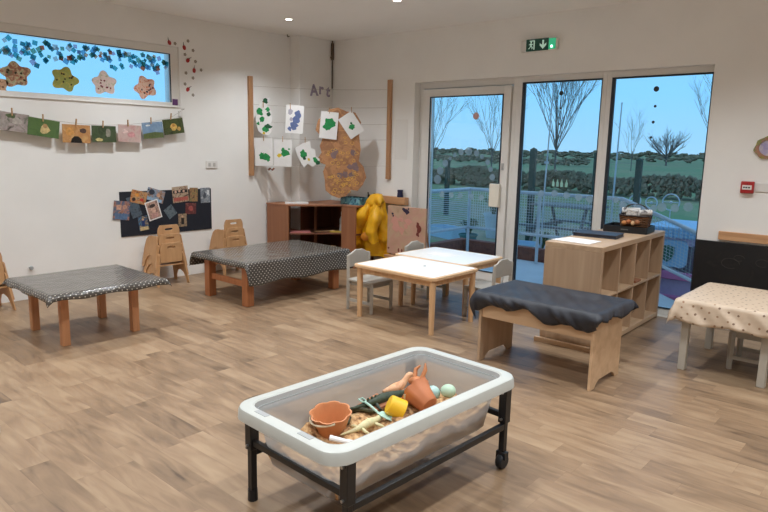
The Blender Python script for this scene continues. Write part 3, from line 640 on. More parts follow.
# ------------------------------------------------------------------ stacking nursery chairs
def ply_side(dep=0.0):
    """side outline in (s, z): s towards the back of the chair (+), with an arch at the floor and a handle hole"""
    out = [(.155, 0), (.12, 0), (.105, .05), (.075, .105), (.02, .13), (-.035, .115), (-.075, .06), (-.09, 0), (-.135, 0), (-.125, .12), (-.108, .22), (-.085, .285), (-.05, .315), (.0, .325), (.06, .325), (.10, .33), (.118, .32), (.125, .25), (.14, .12)]
    return out
def nursery_chair(label, loc, rz, first=[None]):
    """local +x = back of the chair, y = width"""
    if first[0] is None:
        t = thing('nursery_chair', label, 'chair', (0, 0, 0), group='stacked plywood nursery chairs'); m = M['stackwood']
        for s in (-1, 1):
            tilt = .13; A = Matrix(((1, 0, 0, 0), (0, -s * tilt, s, s * .172), (0, 1, 0, 0), (0, 0, 0, 1)))
            MB().prism(ply_side(), -.006, .006, A).build('side_panel', m, t, bevel=.002)
        MB().b2(-.10, .11, -.136, .136, .20, .212).build('seat', m, t, bevel=.002)
        w_ = .122
        o = [(-w_, .235), (w_, .235)] + [(w_ - .004, .40), (w_ - .02, .428), (w_ - .05, .435), (-w_ + .05, .435), (-w_ + .02, .428), (-w_ + .004, .40)]
        A = Matrix(((0, 0, 1, .108), (1, 0, 0, 0), (0, 1, 0, 0), (0, 0, 0, 1)))
        n_ = 24; outer = []; inner = []
        for k in range(n_):
            an = 2 * PI * k / n_ + PI / n_; inner.append((.045 * math.copysign(abs(math.cos(an)) ** .6, math.cos(an)), .392 + .011 * math.copysign(abs(math.sin(an)) ** .8, math.sin(an))))
            c_, s_ = math.cos(an), math.sin(an); q = min(w_ / max(1e-6, abs(c_)), (.043 if s_ > 0 else .157) / max(1e-6, abs(s_)))
            x_, z_ = c_ * q, .392 + s_ * q
            if z_ > .40 and abs(x_) > w_ - .03: x_ *= .93
            outer.append((x_, z_))
        outer = [(x_, max(z_, .235)) for x_, z_ in outer]
        MB().ringprism(outer, inner, -.006, .006, A).build('backrest', m, t, bevel=.0015)
        first[0] = t
    else: t = copy_tree(first[0], label=label)
    t.location = loc; t.rotation_euler = (0, 0, rz); return t
for i, (y, who) in enumerate(((3.38, 'under the photo board'), (4.17, 'behind the red-legged table'))):
    for k in range(3):
        nursery_chair(('bottom', 'middle', 'top')[k] + ' plywood nursery chair of the stack of three ' + who, (-5.985 - k * .017, y, .09 * k), 0)
nursery_chair('pale plywood nursery chair standing at the left edge of the picture by the wall', (-5.98, 1.70, 0), .15)
nursery_chair('second plywood nursery chair stacked on the one at the left edge', (-5.997, 1.70, .09), .15)
# ------------------------------------------------------------------ sand tray on a black frame
TX0, TX1, TY0, TY1, TZ = -2.00, -1.38, 1.38, 2.52, .437
tcx, tcy = (TX0 + TX1) / 2, (TY0 + TY1) / 2; TW, TL = TX1 - TX0, TY1 - TY0
def tub_mat():
    m, n, l, b = nt('frosted_tub'); b.inputs['Base Color'].default_value = S(214, 210, 206); b.inputs['Roughness'].default_value = .35; b.inputs['Alpha'].default_value = 1
    tr = n.new('ShaderNodeBsdfTransparent'); tl = n.new('ShaderNodeBsdfTranslucent'); tl.inputs[0].default_value = S(204, 206, 206); m1 = n.new('ShaderNodeMixShader'); m2 = n.new('ShaderNodeMixShader'); m1.inputs[0].default_value = .45; m2.inputs[0].default_value = .60
    out = n['Material Output']; l.new(b.outputs[0], m1.inputs[1]); l.new(tl.outputs[0], m1.inputs[2]); l.new(m1.outputs[0], m2.inputs[1]); l.new(tr.outputs[0], m2.inputs[2]); l.new(m2.outputs[0], out.inputs[0]); return m
M['tub'] = tub_mat(); M['rim'] = pm('milky_rim', S(194, 196, 190), .38, var=.02, Transmission_Weight=.0)
st = thing('sand_tray', 'large frosted plastic sand tray on a black metal frame with casters at one end', 'sand tray', (tcx, tcy, 0), rz=-.04)
def ringverts(w_, l_, r, z): return [(x, y, z) for x, y in rrect(w_, l_, r, 5)]
def loft(mb, rings):
    k = len(rings[0]); vs = [p for r in rings for p in r]; fs = [(i * k + j, i * k + (j + 1) % k, (i + 1) * k + (j + 1) % k, (i + 1) * k + j) for i in range(len(rings) - 1) for j in range(k)]; mb.add(vs, fs)
mb = MB()
iw, il = TW - .105, TL - .105
loft(mb, [ringverts(iw, il, .06, TZ - .004), ringverts(iw - .04, il - .04, .06, TZ - .10), ringverts(iw - .09, il - .09, .06, .195), ringverts(iw - .12, il - .12, .05, .18)])
k0 = ringverts(iw - .12, il - .12, .05, .18); mb.add(k0, [tuple(range(len(k0)))])
tubo = mb.build('tub_body', M['tub'], st); sd = tubo.modifiers.new('thick', 'SOLIDIFY'); sd.thickness = .003; sd.offset = 1
mb = MB(); loft(mb, [ringverts(iw, il, .06, TZ - .02), ringverts(iw, il, .06, TZ - .004), ringverts(iw + .012, il + .012, .065, TZ + .001), ringverts(TW - .03, TL - .03, .08, TZ + .001), ringverts(TW - .008, TL - .008, .085, TZ - .005), ringverts(TW, TL, .085, TZ - .016), ringverts(TW + .004, TL + .004, .085, TZ - .05), ringverts(TW - .004, TL - .004, .085, TZ - .05), ringverts(TW - .012, TL - .012, .08, TZ - .018), ringverts(iw + .008, il + .008, .065, TZ - .02)])
mb.build('rim', M['rim'], st)
M['lip'] = pm('grey_lip', S(176, 184, 186), .4)
mb = MB(); mb.ringprism(rrect(iw + .002, il + .002, .06), rrect(iw - .016, il - .016, .055), TZ - .05, TZ - .022); mb.build('inner_lip', M['lip'], st)
M['slot'] = pm('grey_slot', S(168, 170, 170), .5)
for x in (-.14, .12): MB().b2(x - .035, x + .035, -TL / 2 + .022, -TL / 2 + .045, TZ, TZ + .003).build('handle_slot', M['slot'], st, bevel=.001)
lx, ly = TW / 2 - .025, TL / 2 - .085
for sx in (-1, 1):
    for sy in (-1, 1):
        z0 = 0 if sy < 0 else .085
        mb = MB(); mb.box((sx * lx, sy * ly, (z0 + TZ - .022) / 2), (.028, .028, TZ - .022 - z0)); mb.box((sx * lx, sy * ly, .315), (.04, .042, .18))
        L = mb.build('leg', M['black'], st, bevel=.003)
        if sy < 0: MB().tube([(sx * lx, sy * ly, 0), (sx * lx, sy * ly, .05)], [.021, .020], 12).build('rubber_foot', M['blackp'], L)
        else:
            mb = MB(); c = (sx * lx, sy * ly, .036); A = Matrix.Rotation(PI / 2, 4, 'Y')
            mb.lathe([(0, -.017), (.03, -.017), (.036, -.010), (.036, .010), (.03, .017), (0, .017)], c, 20, A); mb.box((sx * lx, sy * ly, .066), (.05, .03, .035)); mb.build('caster', M['blackp'], L, bevel=.002)
        for z in (.245, .37): MB().tube([(sx * (lx + .0), sy * ly - .03, z), (sx * lx, sy * ly + .03, z)], .006, 8).build('bolt', M['chrome'], L)
for sx in (-1, 1): MB().b2(sx * (lx + .002) - .011, sx * (lx + .002) + .011, -ly + .014, ly - .014, .195, .222).build('side_rail', M['black'], st, bevel=.002)
for sy in (-1, 1): MB().b2(-lx + .014, lx - .014, sy * ly - .011, sy * ly + .011, .245, .270).build('end_rail', M['black'], st, bevel=.002)
# sand
def sand_mat():
    m, n, l, b = nt('sand'); b.inputs['Roughness'].default_value = .95; tc = n.new('ShaderNodeTexCoord'); no = n.new('ShaderNodeTexNoise'); no.inputs['Scale'].default_value = 38; no.inputs['Detail'].default_value = 6; l.new(tc.outputs['Object'], no.inputs[0])
    r = n.new('ShaderNodeValToRGB'); l.new(no.outputs[0], r.inputs[0]); e = r.color_ramp.elements; e[0].position = .36; e[0].color = S(104, 74, 46); e[1].position = .66; e[1].color = S(222, 186, 138); q = e.new(.5); q.color = S(184, 140, 96); l.new(r.outputs[0], b.inputs['Base Color'])
    bp = n.new('ShaderNodeBump'); bp.inputs['Strength'].default_value = .8; bp.inputs['Distance'].default_value = .015; l.new(no.outputs[0], bp.inputs['Height']); l.new(bp.outputs[0], b.inputs['Normal']); return m
M['sand'] = sand_mat(); rnd = random.Random(3)
SW, SL = iw - .10, il - .10
def sand_h(x, y): return .265 + .02 * math.sin(x * 9 + 1) * math.sin(y * 7) + .012 * math.sin(x * 31 + y * 17) + .03 * (y / SL) + .008 * math.sin(y * 43 - x * 29)
mb = MB(); nx, ny = 26, 46; vs = []
for i in range(nx + 1):
    for j in range(ny + 1):
        x = -SW / 2 + SW * i / nx; y = -SL / 2 + SL * j / ny; vs.append((x, y, sand_h(x, y) + rnd.uniform(-.004, .004)))
mb.add(vs, [(i * (ny + 1) + j, (i + 1) * (ny + 1) + j, (i + 1) * (ny + 1) + j + 1, i * (ny + 1) + j + 1) for i in range(nx) for j in range(ny)])
bd = [(i, 0) for i in range(nx)] + [(nx, j) for j in range(ny)] + [(i, ny) for i in range(nx, 0, -1)] + [(0, j) for j in range(ny, 0, -1)]
k = len(mb.v); tv = [vs[i * (ny + 1) + j] for i, j in bd]; lowv = [(p[0] * .95, p[1] * .97, .187) for p in tv]; n_ = len(tv)
mb.add(tv + lowv, [(a_, (a_ + 1) % n_, n_ + (a_ + 1) % n_, n_ + a_)[::-1] for a_ in range(n_)] + [tuple(range(n_, 2 * n_))[::-1]])
so = mb.build('play_sand', M['sand'], smooth=60); so.location = (tcx, tcy, 0); so.rotation_euler = (0, 0, -.04); tag(so, 'brown sand and bark chips filling the bottom of the tray', 'sand', kind='stuff')
def sp(x, y, dz=0): return Vector((x, y, sand_h(x - tcx, y - tcy) + dz))
# terracotta castle bucket
M['terra'] = pm('terracotta_plastic', S(204, 134, 88), .45, var=.04); M['terra2'] = pm('dull_terracotta', S(196, 120, 78), .5, var=.05)
M['strap'] = pm('cream_strap', S(214, 200, 170), .5)
def bucket(loc, rot, mat, label, r=.068, h=.115, sd_=1, handle_ang=2.2):
    t = thing('toy_bucket', label, 'bucket', loc); t.rotation_euler = rot; mb = MB(); n_ = 32; prof = []
    def ring(rr, z, wv): return [((rr + wv * abs(math.sin(4 * 2 * PI * q / n_ / 1.0 / 1.0)) ) * math.cos(2 * PI * q / n_), (rr + wv * abs(math.sin(4 * 2 * PI * q / n_))) * math.sin(2 * PI * q / n_), z) for q in range(n_)]
    rs = [ring(r * .62, 0, 0), ring(r * .66, 0.004, .002), ring(r * .86, h * .6, .004), ring(r, h * .93, .008), ring(r * 1.05, h, .010), ring(r * .98, h, .009), ring(r * .92, h * .9, .006), ring(r * .78, h * .5, .003), ring(r * .58, .006, 0)]
    loft(mb, rs); mb.add(rs[0], [tuple(range(n_))[::-1]]); mb.add(rs[-1], [tuple(range(n_))]); mb.build('body', mat, t)
    mb = MB(); pts = []
    for q in range(15):
        a_ = PI * q / 14; p = Vector((r * 1.08 * math.cos(a_), 0, r * 1.15 * math.sin(a_))); p = Matrix.Rotation(handle_ang, 3, 'X') @ p; pts.append(p + Vector((0, 0, h * .93)))
    mb.tube(pts, .0045, 8); mb.build('handle', M['strap'], t); return t
b1 = bucket(sp(-1.835, 1.775, -.02), (.10, .12, -.55), M['terra'], 'upright terracotta toy bucket with its pale handle folded down, left in the sand', r=.078, h=.11, handle_ang=1.75)
bucket(sp(-1.605, 2.15, .035), tuple(Vector((-.85, .12, .38)).to_track_quat('Z', 'Y').to_euler()), M['terra2'], 'tipped-over terracotta toy bucket lying against the right end of the tray', r=.064, h=.105, handle_ang=1.8)
# yellow cup
M['yellow'] = pm('yellow_plastic', S(240, 190, 40), .4)
mb = MB(); A = Vector((.45, .45, -.3)).to_track_quat('Z', 'Y').to_matrix().to_4x4(); mb.lathe([(0, -.03), (.032, -.03), (.036, -.026), (.038, .03), (.034, .03), (.032, -.022), (0, -.022)], sp(-1.70, 2.03, .04), 28, A @ Matrix.Scale(1.2, 4)); tag(mb.build('toy_cup', M['yellow']), 'yellow plastic toy cup lying in the sand between shovel and tipped bucket', 'cup')
# shovel
M['mint'] = pm('pale_mint_plastic', S(170, 204, 190), .45)
t = thing('toy_shovel', 'pale mint plastic toy shovel propped in the sand', 'shovel', sp(-1.77, 1.985, .02)); t.scale = (.82, .82, .82); t.rotation_euler = (0, 0, -.05)
mb = MB(); mb.tube([(-.10, 0, .055), (-.05, 0, .045), (.02, 0, .02)], .007, 10); mb.tube([(-.10, -.014, .056), (-.13, -.014, .062), (-.13, .014, .062), (-.10, .014, .056), (-.10, -.014, .056)], .005, 8); mb.build('handle', M['mint'], t)
mb = MB(); pr = [(.02, -.02), (.05, -.028), (.09, -.024), (.11, 0), (.09, .024), (.05, .028), (.02, .02)]; mb.add([(x, y, .02 - (x - .02) * .12 + abs(y) * .45) for x, y in pr] + [(x, y, .024 - (x - .02) * .12 + abs(y) * .45) for x, y in pr], [tuple(range(7))[::-1], tuple(range(7, 14))] + [(q, (q + 1) % 7, 7 + (q + 1) % 7, 7 + q) for q in range(7)]); mb.build('blade', M['mint'], t)
# white handled scoop in the near corner
mb = MB(); p = sp(-1.68, 1.69, .02); mb.tube([p + Vector((-.05, -.03, .02)), p + Vector((.0, 0, .012)), p + Vector((.035, .02, .008))], [.012, .010, .012], 10); mb.ball(p + Vector((.05, .03, .006)), (.03, .02, .01)); tag(mb.build('toy_scoop', M['paper']), 'small white plastic scoop lying beside the upright bucket', 'scoop')
# toy animals
def critter(name, label, cat, c, heading, scale, body, legs, mat, tail=None, extra=None):
    mb = MB(); R = Matrix.Rotation(heading, 4, 'Z'); R.translation = c; mb.M = R @ Matrix.Scale(scale, 4)
    mb.tube(body[0], body[1], 12)
    for pts in legs: mb.tube(pts, [.012, .009, .006][:len(pts)], 8)
    if extra: extra(mb)
    o = mb.build(name, mat, smooth=70, sub=1); return tag(o, label, cat)
M['lizard'] = patches('cream_green_lizard', [S(176, 182, 130), S(216, 204, 160), S(196, 196, 150)], 30)
critter('toy_lizard', 'cream-green toy lizard sprawled in the middle of the sand', 'toy animal', sp(-1.735, 1.87, .022), 1.55, .85,
        ([(-.15, .03, 0), (-.09, .015, .004), (-.05, 0, .01), (0, 0, .018), (.05, 0, .018), (.08, 0, .016), (.11, .005, .018), (.135, .005, .012)], [.003, .008, .014, .024, .024, .015, .019, .008]),
        [[(.05, .015, .015), (.07, .05, .01), (.09, .06, -.004)], [(.05, -.015, .015), (.06, -.05, .01), (.085, -.06, -.004)], [(-.03, .012, .012), (-.05, .05, .01), (-.03, .07, -.006)], [(-.03, -.012, .012), (-.05, -.05, .01), (-.02, -.065, -.006)]], M['lizard'])
M['croc'] = patches('dark_green_croc', [S(34, 46, 36), S(58, 70, 52), S(44, 54, 44)], 26)
def croc_ridges(mb):
    for i in range(9): mb.ball((-.1 + i * .022, 0, .026 + .01 * math.sin(i * .5)), (.009, .004, .009), seg=6, rings=4)
critter('toy_crocodile', 'dark green toy crocodile lying along the far side of the tray', 'toy animal', sp(-1.83, 2.08, .04), 1.35, .95,
        ([(-.17, .02, -.005), (-.10, 0, .006), (-.05, 0, .012), (0, 0, .016), (.06, 0, .018), (.09, 0, .018), (.13, .003, .016), (.17, .004, .012)], [.004, .013, .02, .028, .026, .02, .018, .009]),
        [[(.05, .02, .01), (.055, .05, 0), (.07, .06, -.012)], [(.05, -.02, .01), (.055, -.05, 0), (.07, -.06, -.012)], [(-.04, .016, .01), (-.05, .045, 0), (-.04, .06, -.012)], [(-.04, -.016, .01), (-.05, -.045, 0), (-.04, -.06, -.012)]], M['croc'], extra=croc_ridges)
M['snake'] = patches('dark_snake', [S(40, 36, 28), S(80, 78, 48), S(54, 46, 34)], 30)
mb = MB(); pts = [sp(-1.86 + .05 * math.sin(i * .8), 1.80 + i * .022, .012) for i in range(13)]; mb.tube(pts, [.004 + .009 * math.sin(PI * (i + .5) / 13.5) for i in range(13)], 10); tag(mb.build('toy_snake', M['snake'], smooth=70), 'dark mottled toy snake winding from the upright bucket toward the crocodile', 'toy animal')
M['crab'] = patches('peach_dino', [S(222, 160, 116), S(232, 182, 142), S(206, 140, 100)], 24)
critter('toy_dinosaur', 'peach-coloured toy dinosaur with its head raised at the far right of the tray', 'toy animal', sp(-1.87, 2.24, .035), 1.25, .85,
        ([(-.10, 0, .02), (-.06, 0, .022), (-.02, 0, .026), (.02, 0, .032), (.045, 0, .05), (.06, 0, .08), (.08, 0, .095), (.105, 0, .088)], [.006, .018, .03, .03, .02, .014, .02, .01]),
        [[(.02, .02, .02), (.03, .035, 0), (.03, .035, -.02)], [(.02, -.02, .02), (.03, -.035, 0), (.03, -.035, -.02)], [(-.04, .02, .02), (-.045, .035, 0), (-.045, .035, -.02)], [(-.04, -.02, .02), (-.045, -.035, 0), (-.045, -.035, -.02)]], M['crab'])
mb = MB(); c = sp(-1.84, 2.36, .03); mb.ball(c, (.05, .035, .022), Matrix.Rotation(.6, 4, 'Z')); mb.tube([c + Vector((-.02, 0, .01)), c + Vector((-.03, .02, .05)), c + Vector((-.01, .03, .07))], [.012, .01, .004], 8); mb.tube([c + Vector((.02, 0, .01)), c + Vector((.03, .02, .06)), c + Vector((.02, .03, .09))], [.012, .01, .003], 8); tag(mb.build('toy_shell', M['terra'], smooth=70), 'orange spiky toy shell in the far corner of the tray', 'toy shell')
M['egg1'] = pm('pale_aqua_egg', S(176, 208, 202), .5); M['egg2'] = pm('pale_green_egg', S(186, 214, 188), .5)
tag(MB().ball(sp(-1.70, 2.30, .03), (.033, .033, .04), Matrix.Rotation(1.0, 4, 'X'), 18, 12).build('toy_egg', M['egg1']), 'pale aqua toy egg behind the tipped bucket', 'toy egg')
tag(MB().ball(sp(-1.635, 2.33, .026), (.032, .032, .038), Matrix.Rotation(1.3, 4, 'Y'), 18, 12).build('toy_egg', M['egg2']), 'pale green toy egg in the right-hand corner of the tray', 'toy egg')
mb = MB(); p = sp(-1.845, 2.05, .015); mb.add([p + Vector(q) for q in ((-.06, -.05, .0), (.05, -.04, .004), (.06, .05, .02), (-.04, .06, .03), (-.06, -.05, -.006), (.05, -.04, -.002), (.06, .05, .012), (-.04, .06, .022))], [(0, 1, 2, 3), (7, 6, 5, 4), (0, 4, 5, 1), (1, 5, 6, 2), (2, 6, 7, 3), (3, 7, 4, 0)]); tag(mb.build('bark_piece', M['brown']), 'flat brown piece of bark behind the shovel', 'bark')
# ------------------------------------------------------------------ corner shelf unit
def slab(name, poly, z0, z1, mat, par, bev=.002): return MB().prism(poly, z0, z1).build(name, mat, par, bevel=bev)
UH = .75
cu = thing('corner_shelf', 'brown wooden corner shelf unit with a diagonal open front, two bays wide', 'shelf', (0, 0, 0))
P = [(-6.17, 4.83), (-5.80, 4.85), (-5.42, 5.36), (-5.20, 5.38), (-5.20, 5.74), (-5.99, 5.74), (-5.99, 5.20), (-6.17, 5.20)]
slab('top_board', P, UH - .02, UH, M['brown'], cu)
P2 = [(-6.15, 4.86), (-5.815, 4.875), (-5.44, 5.38), (-5.23, 5.40), (-5.23, 5.72), (-5.97, 5.72), (-5.97, 5.19), (-6.15, 5.19)]
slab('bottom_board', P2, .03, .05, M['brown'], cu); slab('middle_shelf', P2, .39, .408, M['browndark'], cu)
slab('side_panel', [(-6.165, 4.835), (-5.80, 4.855), (-5.80, 4.875), (-6.165, 4.855)], 0, UH - .02, M['brown'], cu)
slab('side_panel', [(-5.42, 5.365), (-5.205, 5.385), (-5.205, 5.405), (-5.42, 5.385)], 0, UH - .02, M['brown'], cu)
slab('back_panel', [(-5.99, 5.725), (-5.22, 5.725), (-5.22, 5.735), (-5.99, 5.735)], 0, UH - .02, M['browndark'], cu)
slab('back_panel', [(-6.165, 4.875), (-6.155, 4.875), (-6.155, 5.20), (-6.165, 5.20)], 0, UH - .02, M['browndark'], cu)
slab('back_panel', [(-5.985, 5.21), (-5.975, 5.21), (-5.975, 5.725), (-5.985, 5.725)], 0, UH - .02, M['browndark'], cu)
mx_, my_ = -5.61, 5.105
for z0, z1 in ((.05, .39), (.408, UH - .02)):
    slab('divider', [(mx_, my_), (mx_ - .012, my_ + .010), (-5.95, 5.46), (-5.94, 5.448)], z0, z1, M['brown'], cu)
slab('plinth', [(-5.80, 4.875), (-5.79, 4.868), (-5.42, 5.36), (-5.43, 5.367)], 0, .05, M['brown'], cu)
# contents
M['pink'] = pm('pink_card', S(196, 120, 116), .7); M['yel2'] = pm('ochre_card', S(190, 160, 70), .7); M['blu2'] = pm('blue_box', S(88, 150, 180), .5)
def on(o, loc, rz=0): o.location = loc; o.rotation_euler = (0, 0, rz); return o
tag(on(MB().prism(rrect(.24, .16, .01), 0, .012).build('paper_stack', M['pink']), (-5.80, 5.05, .4085), .9), 'pinkish papers on the middle shelf of the left bay', 'paper')
mb = MB()
for i in range(5): mb.tube([(-.1 + i * .02, -.05, .006), (.05 + i * .02, .06, .008 + i * .004)], .005, 6)
tag(on(mb.build('brush_bundle', M['peg']), (-5.64, 5.27, .409), .2), 'thin brushes lying on the middle shelf of the right bay', 'brushes')
mb = MB(); mb.prism(rrect(.16, .03, .012), 0, .02); tag(on(mb.build('ruler_strip', M['yel2']), (-5.50, 5.36, .409), .6), 'yellowish strip on the right end of the middle shelf', 'strip')
t = thing('tall_bottle', 'clear grey plastic bottle with a spray top on the middle shelf, right bay', 'bottle', (-5.47, 5.43, .4085))
M['clearpl'] = pm('grey_bottle', S(170, 168, 166), .3)
MB().lathe([(0, 0), (.034, 0), (.036, .01), (.034, .09), (.030, .1), (.034, .11), (.034, .16), (.014, .2), (.012, .22)], seg=18).build('body', M['clearpl'], t)
MB().lathe([(.015, .215), (.016, .245), (.008, .26), (0, .26)], seg=14).build('cap', M['upvc'], t)
t = thing('toy_pot', 'tan toy with a dark band on the lowest shelf, right bay', 'toy', (-5.54, 5.34, .05))
MB().lathe([(0, 0), (.05, 0), (.06, .06), (.055, .10)], seg=18).build('body', M['blackp'], t)
MB().lathe([(.055, .10), (.07, .12), (.065, .16), (.04, .19), (0, .20)], seg=18).build('lid', M['peg'], t)
o = MB().b2(-.05, .05, -.04, .04, 0, .11).build('small_box', M['blu2'], bevel=.004); tag(on(o, (-5.40, 5.45, .0505), .8), 'blue box on the lowest shelf at the right end', 'box')
o = MB().b2(-.11, .11, -.07, .07, 0, .03).build('white_box', M['paper'], bevel=.003); tag(on(o, (-5.66, 5.17, .0505), .9), 'flat white box on the lowest shelf in front of the divider', 'box')
o = MB().prism(rrect(.28, .10, .02), 0, .018).build('paper_roll_flat', M['paper']); tag(on(o, (-5.83, 5.02, UH + .001), .9), 'flattened white paper on top of the corner shelf', 'paper')
mb = MB(); mb.ringprism(rrect(.30, .20, .02), rrect(.285, .185, .015), 0, .085); mb.prism(rrect(.285, .185, .015), 0, .006); o = mb.build('glitter_tray', patches('teal_pattern', [S(66, 120, 140), S(120, 170, 180), S(44, 80, 104), S(90, 140, 150)], 30, vor=True)); tag(on(o, (-5.38, 5.55, UH + .0005), .1), 'blue-green patterned box on the corner shelf below the glittery map', 'box')
# ------------------------------------------------------------------ low wooden back panel with hooks, coats
mb = MB(); mb.b2(-5.16, -4.72, 5.70, 5.775, .78, .865); pb = tag(mb.build('coat_rail', M['pineh'], bevel=.003), 'low wooden coat rail board on the back wall behind the yellow coat', 'coat rail')
M['coat'] = pm('yellow_raincoat', S(232, 172, 24), .45, var=.16, scale=9, bump=.6); M['coatblack'] = pm('black_coat', S(22, 24, 28), .7, var=.2); M['lining'] = pm('orange_lining', S(206, 128, 30), .6, var=.2, scale=12)
def garment(mb, c, prof, folds, depth, seed, n=40, rows=26, z0=.2, z1=.86, ybk=0):
    """hanging cloth body: prof(t)->(xcentre, halfwidth), t 0 top .. 1 bottom"""
    rnd = random.Random(seed); ph = [rnd.uniform(0, 6) for _ in range(5)]; rings = []
    for i in range(rows + 1):
        t_ = i / rows; xc, hw_ = prof(t_); z = z1 - (z1 - z0) * t_; ring = []
        for k_ in range(n):
            a_ = 2 * PI * k_ / n; f = 1 + folds * t_ ** .5 * (math.sin(a_ * 7 + ph[0] + 1.5 * t_) * .5 + math.sin(a_ * 12 + ph[1] - 2 * t_) * .3) + .05 * math.sin(t_ * 14 + a_ * 3 + ph[2])
            dd = depth * (.35 + .65 * math.sin(PI * min(1, t_ * 1.2 + .1)) ** .6)
            ring.append((c[0] + xc + hw_ * f * math.cos(a_), c[1] + dd * f * math.sin(a_) * (1 if math.sin(a_) < 0 else .35), z + .012 * math.sin(a_ * 5 + ph[3]) * t_))
        rings.append(ring)
    loft(mb, rings); mb.add(rings[0], [tuple(range(n))[::-1]]); mb.add(rings[-1], [tuple(range(n))])
t = thing('raincoat', 'yellow raincoat hanging in a heap between corner shelf and easel', 'coat', (-5.095, 5.61, 0))
from mathutils import noise
def crumple(mb, k0, amp, sc, seed):
    for q in range(k0, len(mb.v)):
        p = Vector(mb.v[q]); p_ = Vector((p.x, p.y, p.z * .45)); d = noise.noise_vector(p_ * sc + Vector((seed, 0, 0))); e_ = noise.noise_vector(p_ * sc * 2.2 + Vector((0, seed, 0))); mb.v[q] = tuple(p + Vector((d.x, d.y, d.z * .6)) * amp + Vector((e_.x, e_.y, 0)) * amp * .45)
mb = MB(); garment(mb, (0, 0), lambda q: (.05 - .10 * min(1, q * 1.6), .075 + .205 * min(1, q * 1.9) ** .8), .16, .125, 2, n=64, rows=40, z0=.16, z1=.83); crumple(mb, 0, .05, 7, 3); mb.build('body', M['coat'], t, smooth=80)
def fat(pts, rs, seed, nm):
    P_ = [Vector(p) for p in pts]; out = []; rr = []
    for i in range(len(P_) - 1):
        for k in range(5): out.append(P_[i].lerp(P_[i + 1], k / 5)); rr.append(rs[i] + (rs[i + 1] - rs[i]) * k / 5)
    out.append(P_[-1]); rr.append(rs[-1]); mb = MB(); mb.tube(out, rr, 22); crumple(mb, 0, .035, 9, seed); return mb.build(nm, M['coat'], t, smooth=80)
fat([(.0, -.07, .74), (-.09, -.11, .64), (-.19, -.10, .50), (-.235, -.09, .37), (-.22, -.08, .27)], [.05, .085, .085, .075, .06], 5, 'sleeve')
fat([(.09, -.06, .76), (.12, -.13, .60), (.10, -.16, .46), (.12, -.14, .33)], [.05, .07, .075, .06], 8, 'sleeve')
fat([(-.06, -.05, .76), (.03, -.07, .82), (.10, -.06, .83), (.15, -.05, .78)], [.04, .07, .065, .04], 11, 'hood')
mb = MB(); mb.ball((-.09, -.13, .66), (.055, .03, .07), Matrix.Rotation(.5, 4, 'Y'), 16, 10); mb.build('lining', M['lining'], t, smooth=80); mb = MB(); mb.ball((.02, -.19, .40), (.07, .03, .05), Matrix.Rotation(-.3, 4, 'Y'), 16, 10); mb.build('lining', M['lining'], t, smooth=80)
t = thing('dark_coat', 'black coat hanging just left of the yellow raincoat', 'coat', (-5.30 + .02, 5.70, 0))
mb = MB(); mb.M = Matrix.Identity(4); garment(mb, (.03, 0), lambda q: (0, .05 + .035 * q), .2, .045, 5, z0=.45, z1=.86); mb.build('body', M['coatblack'], t, smooth=80)
mb = MB(); mb.tube([(-5.26, 5.70, .86), (-5.26, 5.66, .87), (-5.26, 5.655, .90)], .006, 8); mb.tube([(-5.26, 5.775, .86), (-5.26, 5.70, .86)], .006, 8); mb.box((-5.26, 5.774, .86), (.03, .01, .04)); tag(mb.build('coat_hook', M['black']), 'small dark coat hook above the black coat', 'hook')
# painting easel
t = thing('easel', 'paint-stained wooden easel board standing between raincoat and glazed door', 'easel', (-4.50, 5.48, 0))
M['easelb'] = patches('stained_board', [S(172, 140, 112), S(192, 160, 132), S(194, 150, 130), S(184, 150, 122)], 5, .6)
A = Matrix(((1, 0, 0, 0), (0, 0, -1, 0), (0, 1, 0, 0), (0, 0, 0, 1)))
MB().b2(-.275, .275, -.01, .01, .24, .79).build('board', M['easelb'], t, bevel=.003)
M['purp'] = pm('purple_black_paint', S(48, 38, 62), .5); M['pinkp'] = pm('dried_pink_paint', S(206, 150, 134), .6); M['redp'] = pm('red_brown_paint', S(120, 54, 44), .6)
rnd = random.Random(12)
for nm, mt, bl in (('paint_blot', 'purp', [(-.02, .75, .035, .5), (.01, .735, .03, .9), (-.045, .765, .018, .8), (.03, .77, .012, 1), (-.20, .70, .014, 1), (-.19, .675, .01, 1)]), ('paint_smear', 'pinkp', [(-.17, .62, .045, 1), (-.08, .64, .04, .6), (.03, .63, .05, .7), (-.14, .55, .05, 1.2), (0, .57, .03, 1), (-.06, .52, .04, 1)]), ('paint_mark', 'redp', [(.17, .60, .025, 1.5), (.19, .55, .03, 1.6), (.17, .50, .02, 1.3), (-.25, .30, .012, 1), (-.10, .29, .012, 2), (-.05, .29, .012, 2), (0, .285, .012, 1.6)])):
    for q, (x, z, r, sy) in enumerate(bl): MB().prism(blob(r, 11, .35, 1, sy, x, z, rnd), .0101 + q * .0002, .0116 + q * .0002, A).build(nm, M[mt], t, smooth=0)
for sx in (-1, 1):
    MB().tube([(sx * .255, .03, 0), (sx * .255, .022, .78)], .014, 4).build('leg', M['pine'], t)
    MB().tube([(sx * .20, .24, 0), (sx * .20, .04, .77)], .013, 4).build('leg', M['pine'], t)
MB().b2(-.275, .275, -.06, .01, .20, .225).build('paint_ledge', M['pine'], t, bevel=.002)
t = thing('ink_pot', 'small dark blue pot on the top edge behind the easel', 'pot', (-4.82, 5.735, .8655))
MB().lathe([(0, 0), (.036, 0), (.038, .01), (.03, .06), (.034, .065), (.034, .085), (0, .085)], seg=16).build('body', pm('navy_pot', S(28, 34, 74), .4), t)
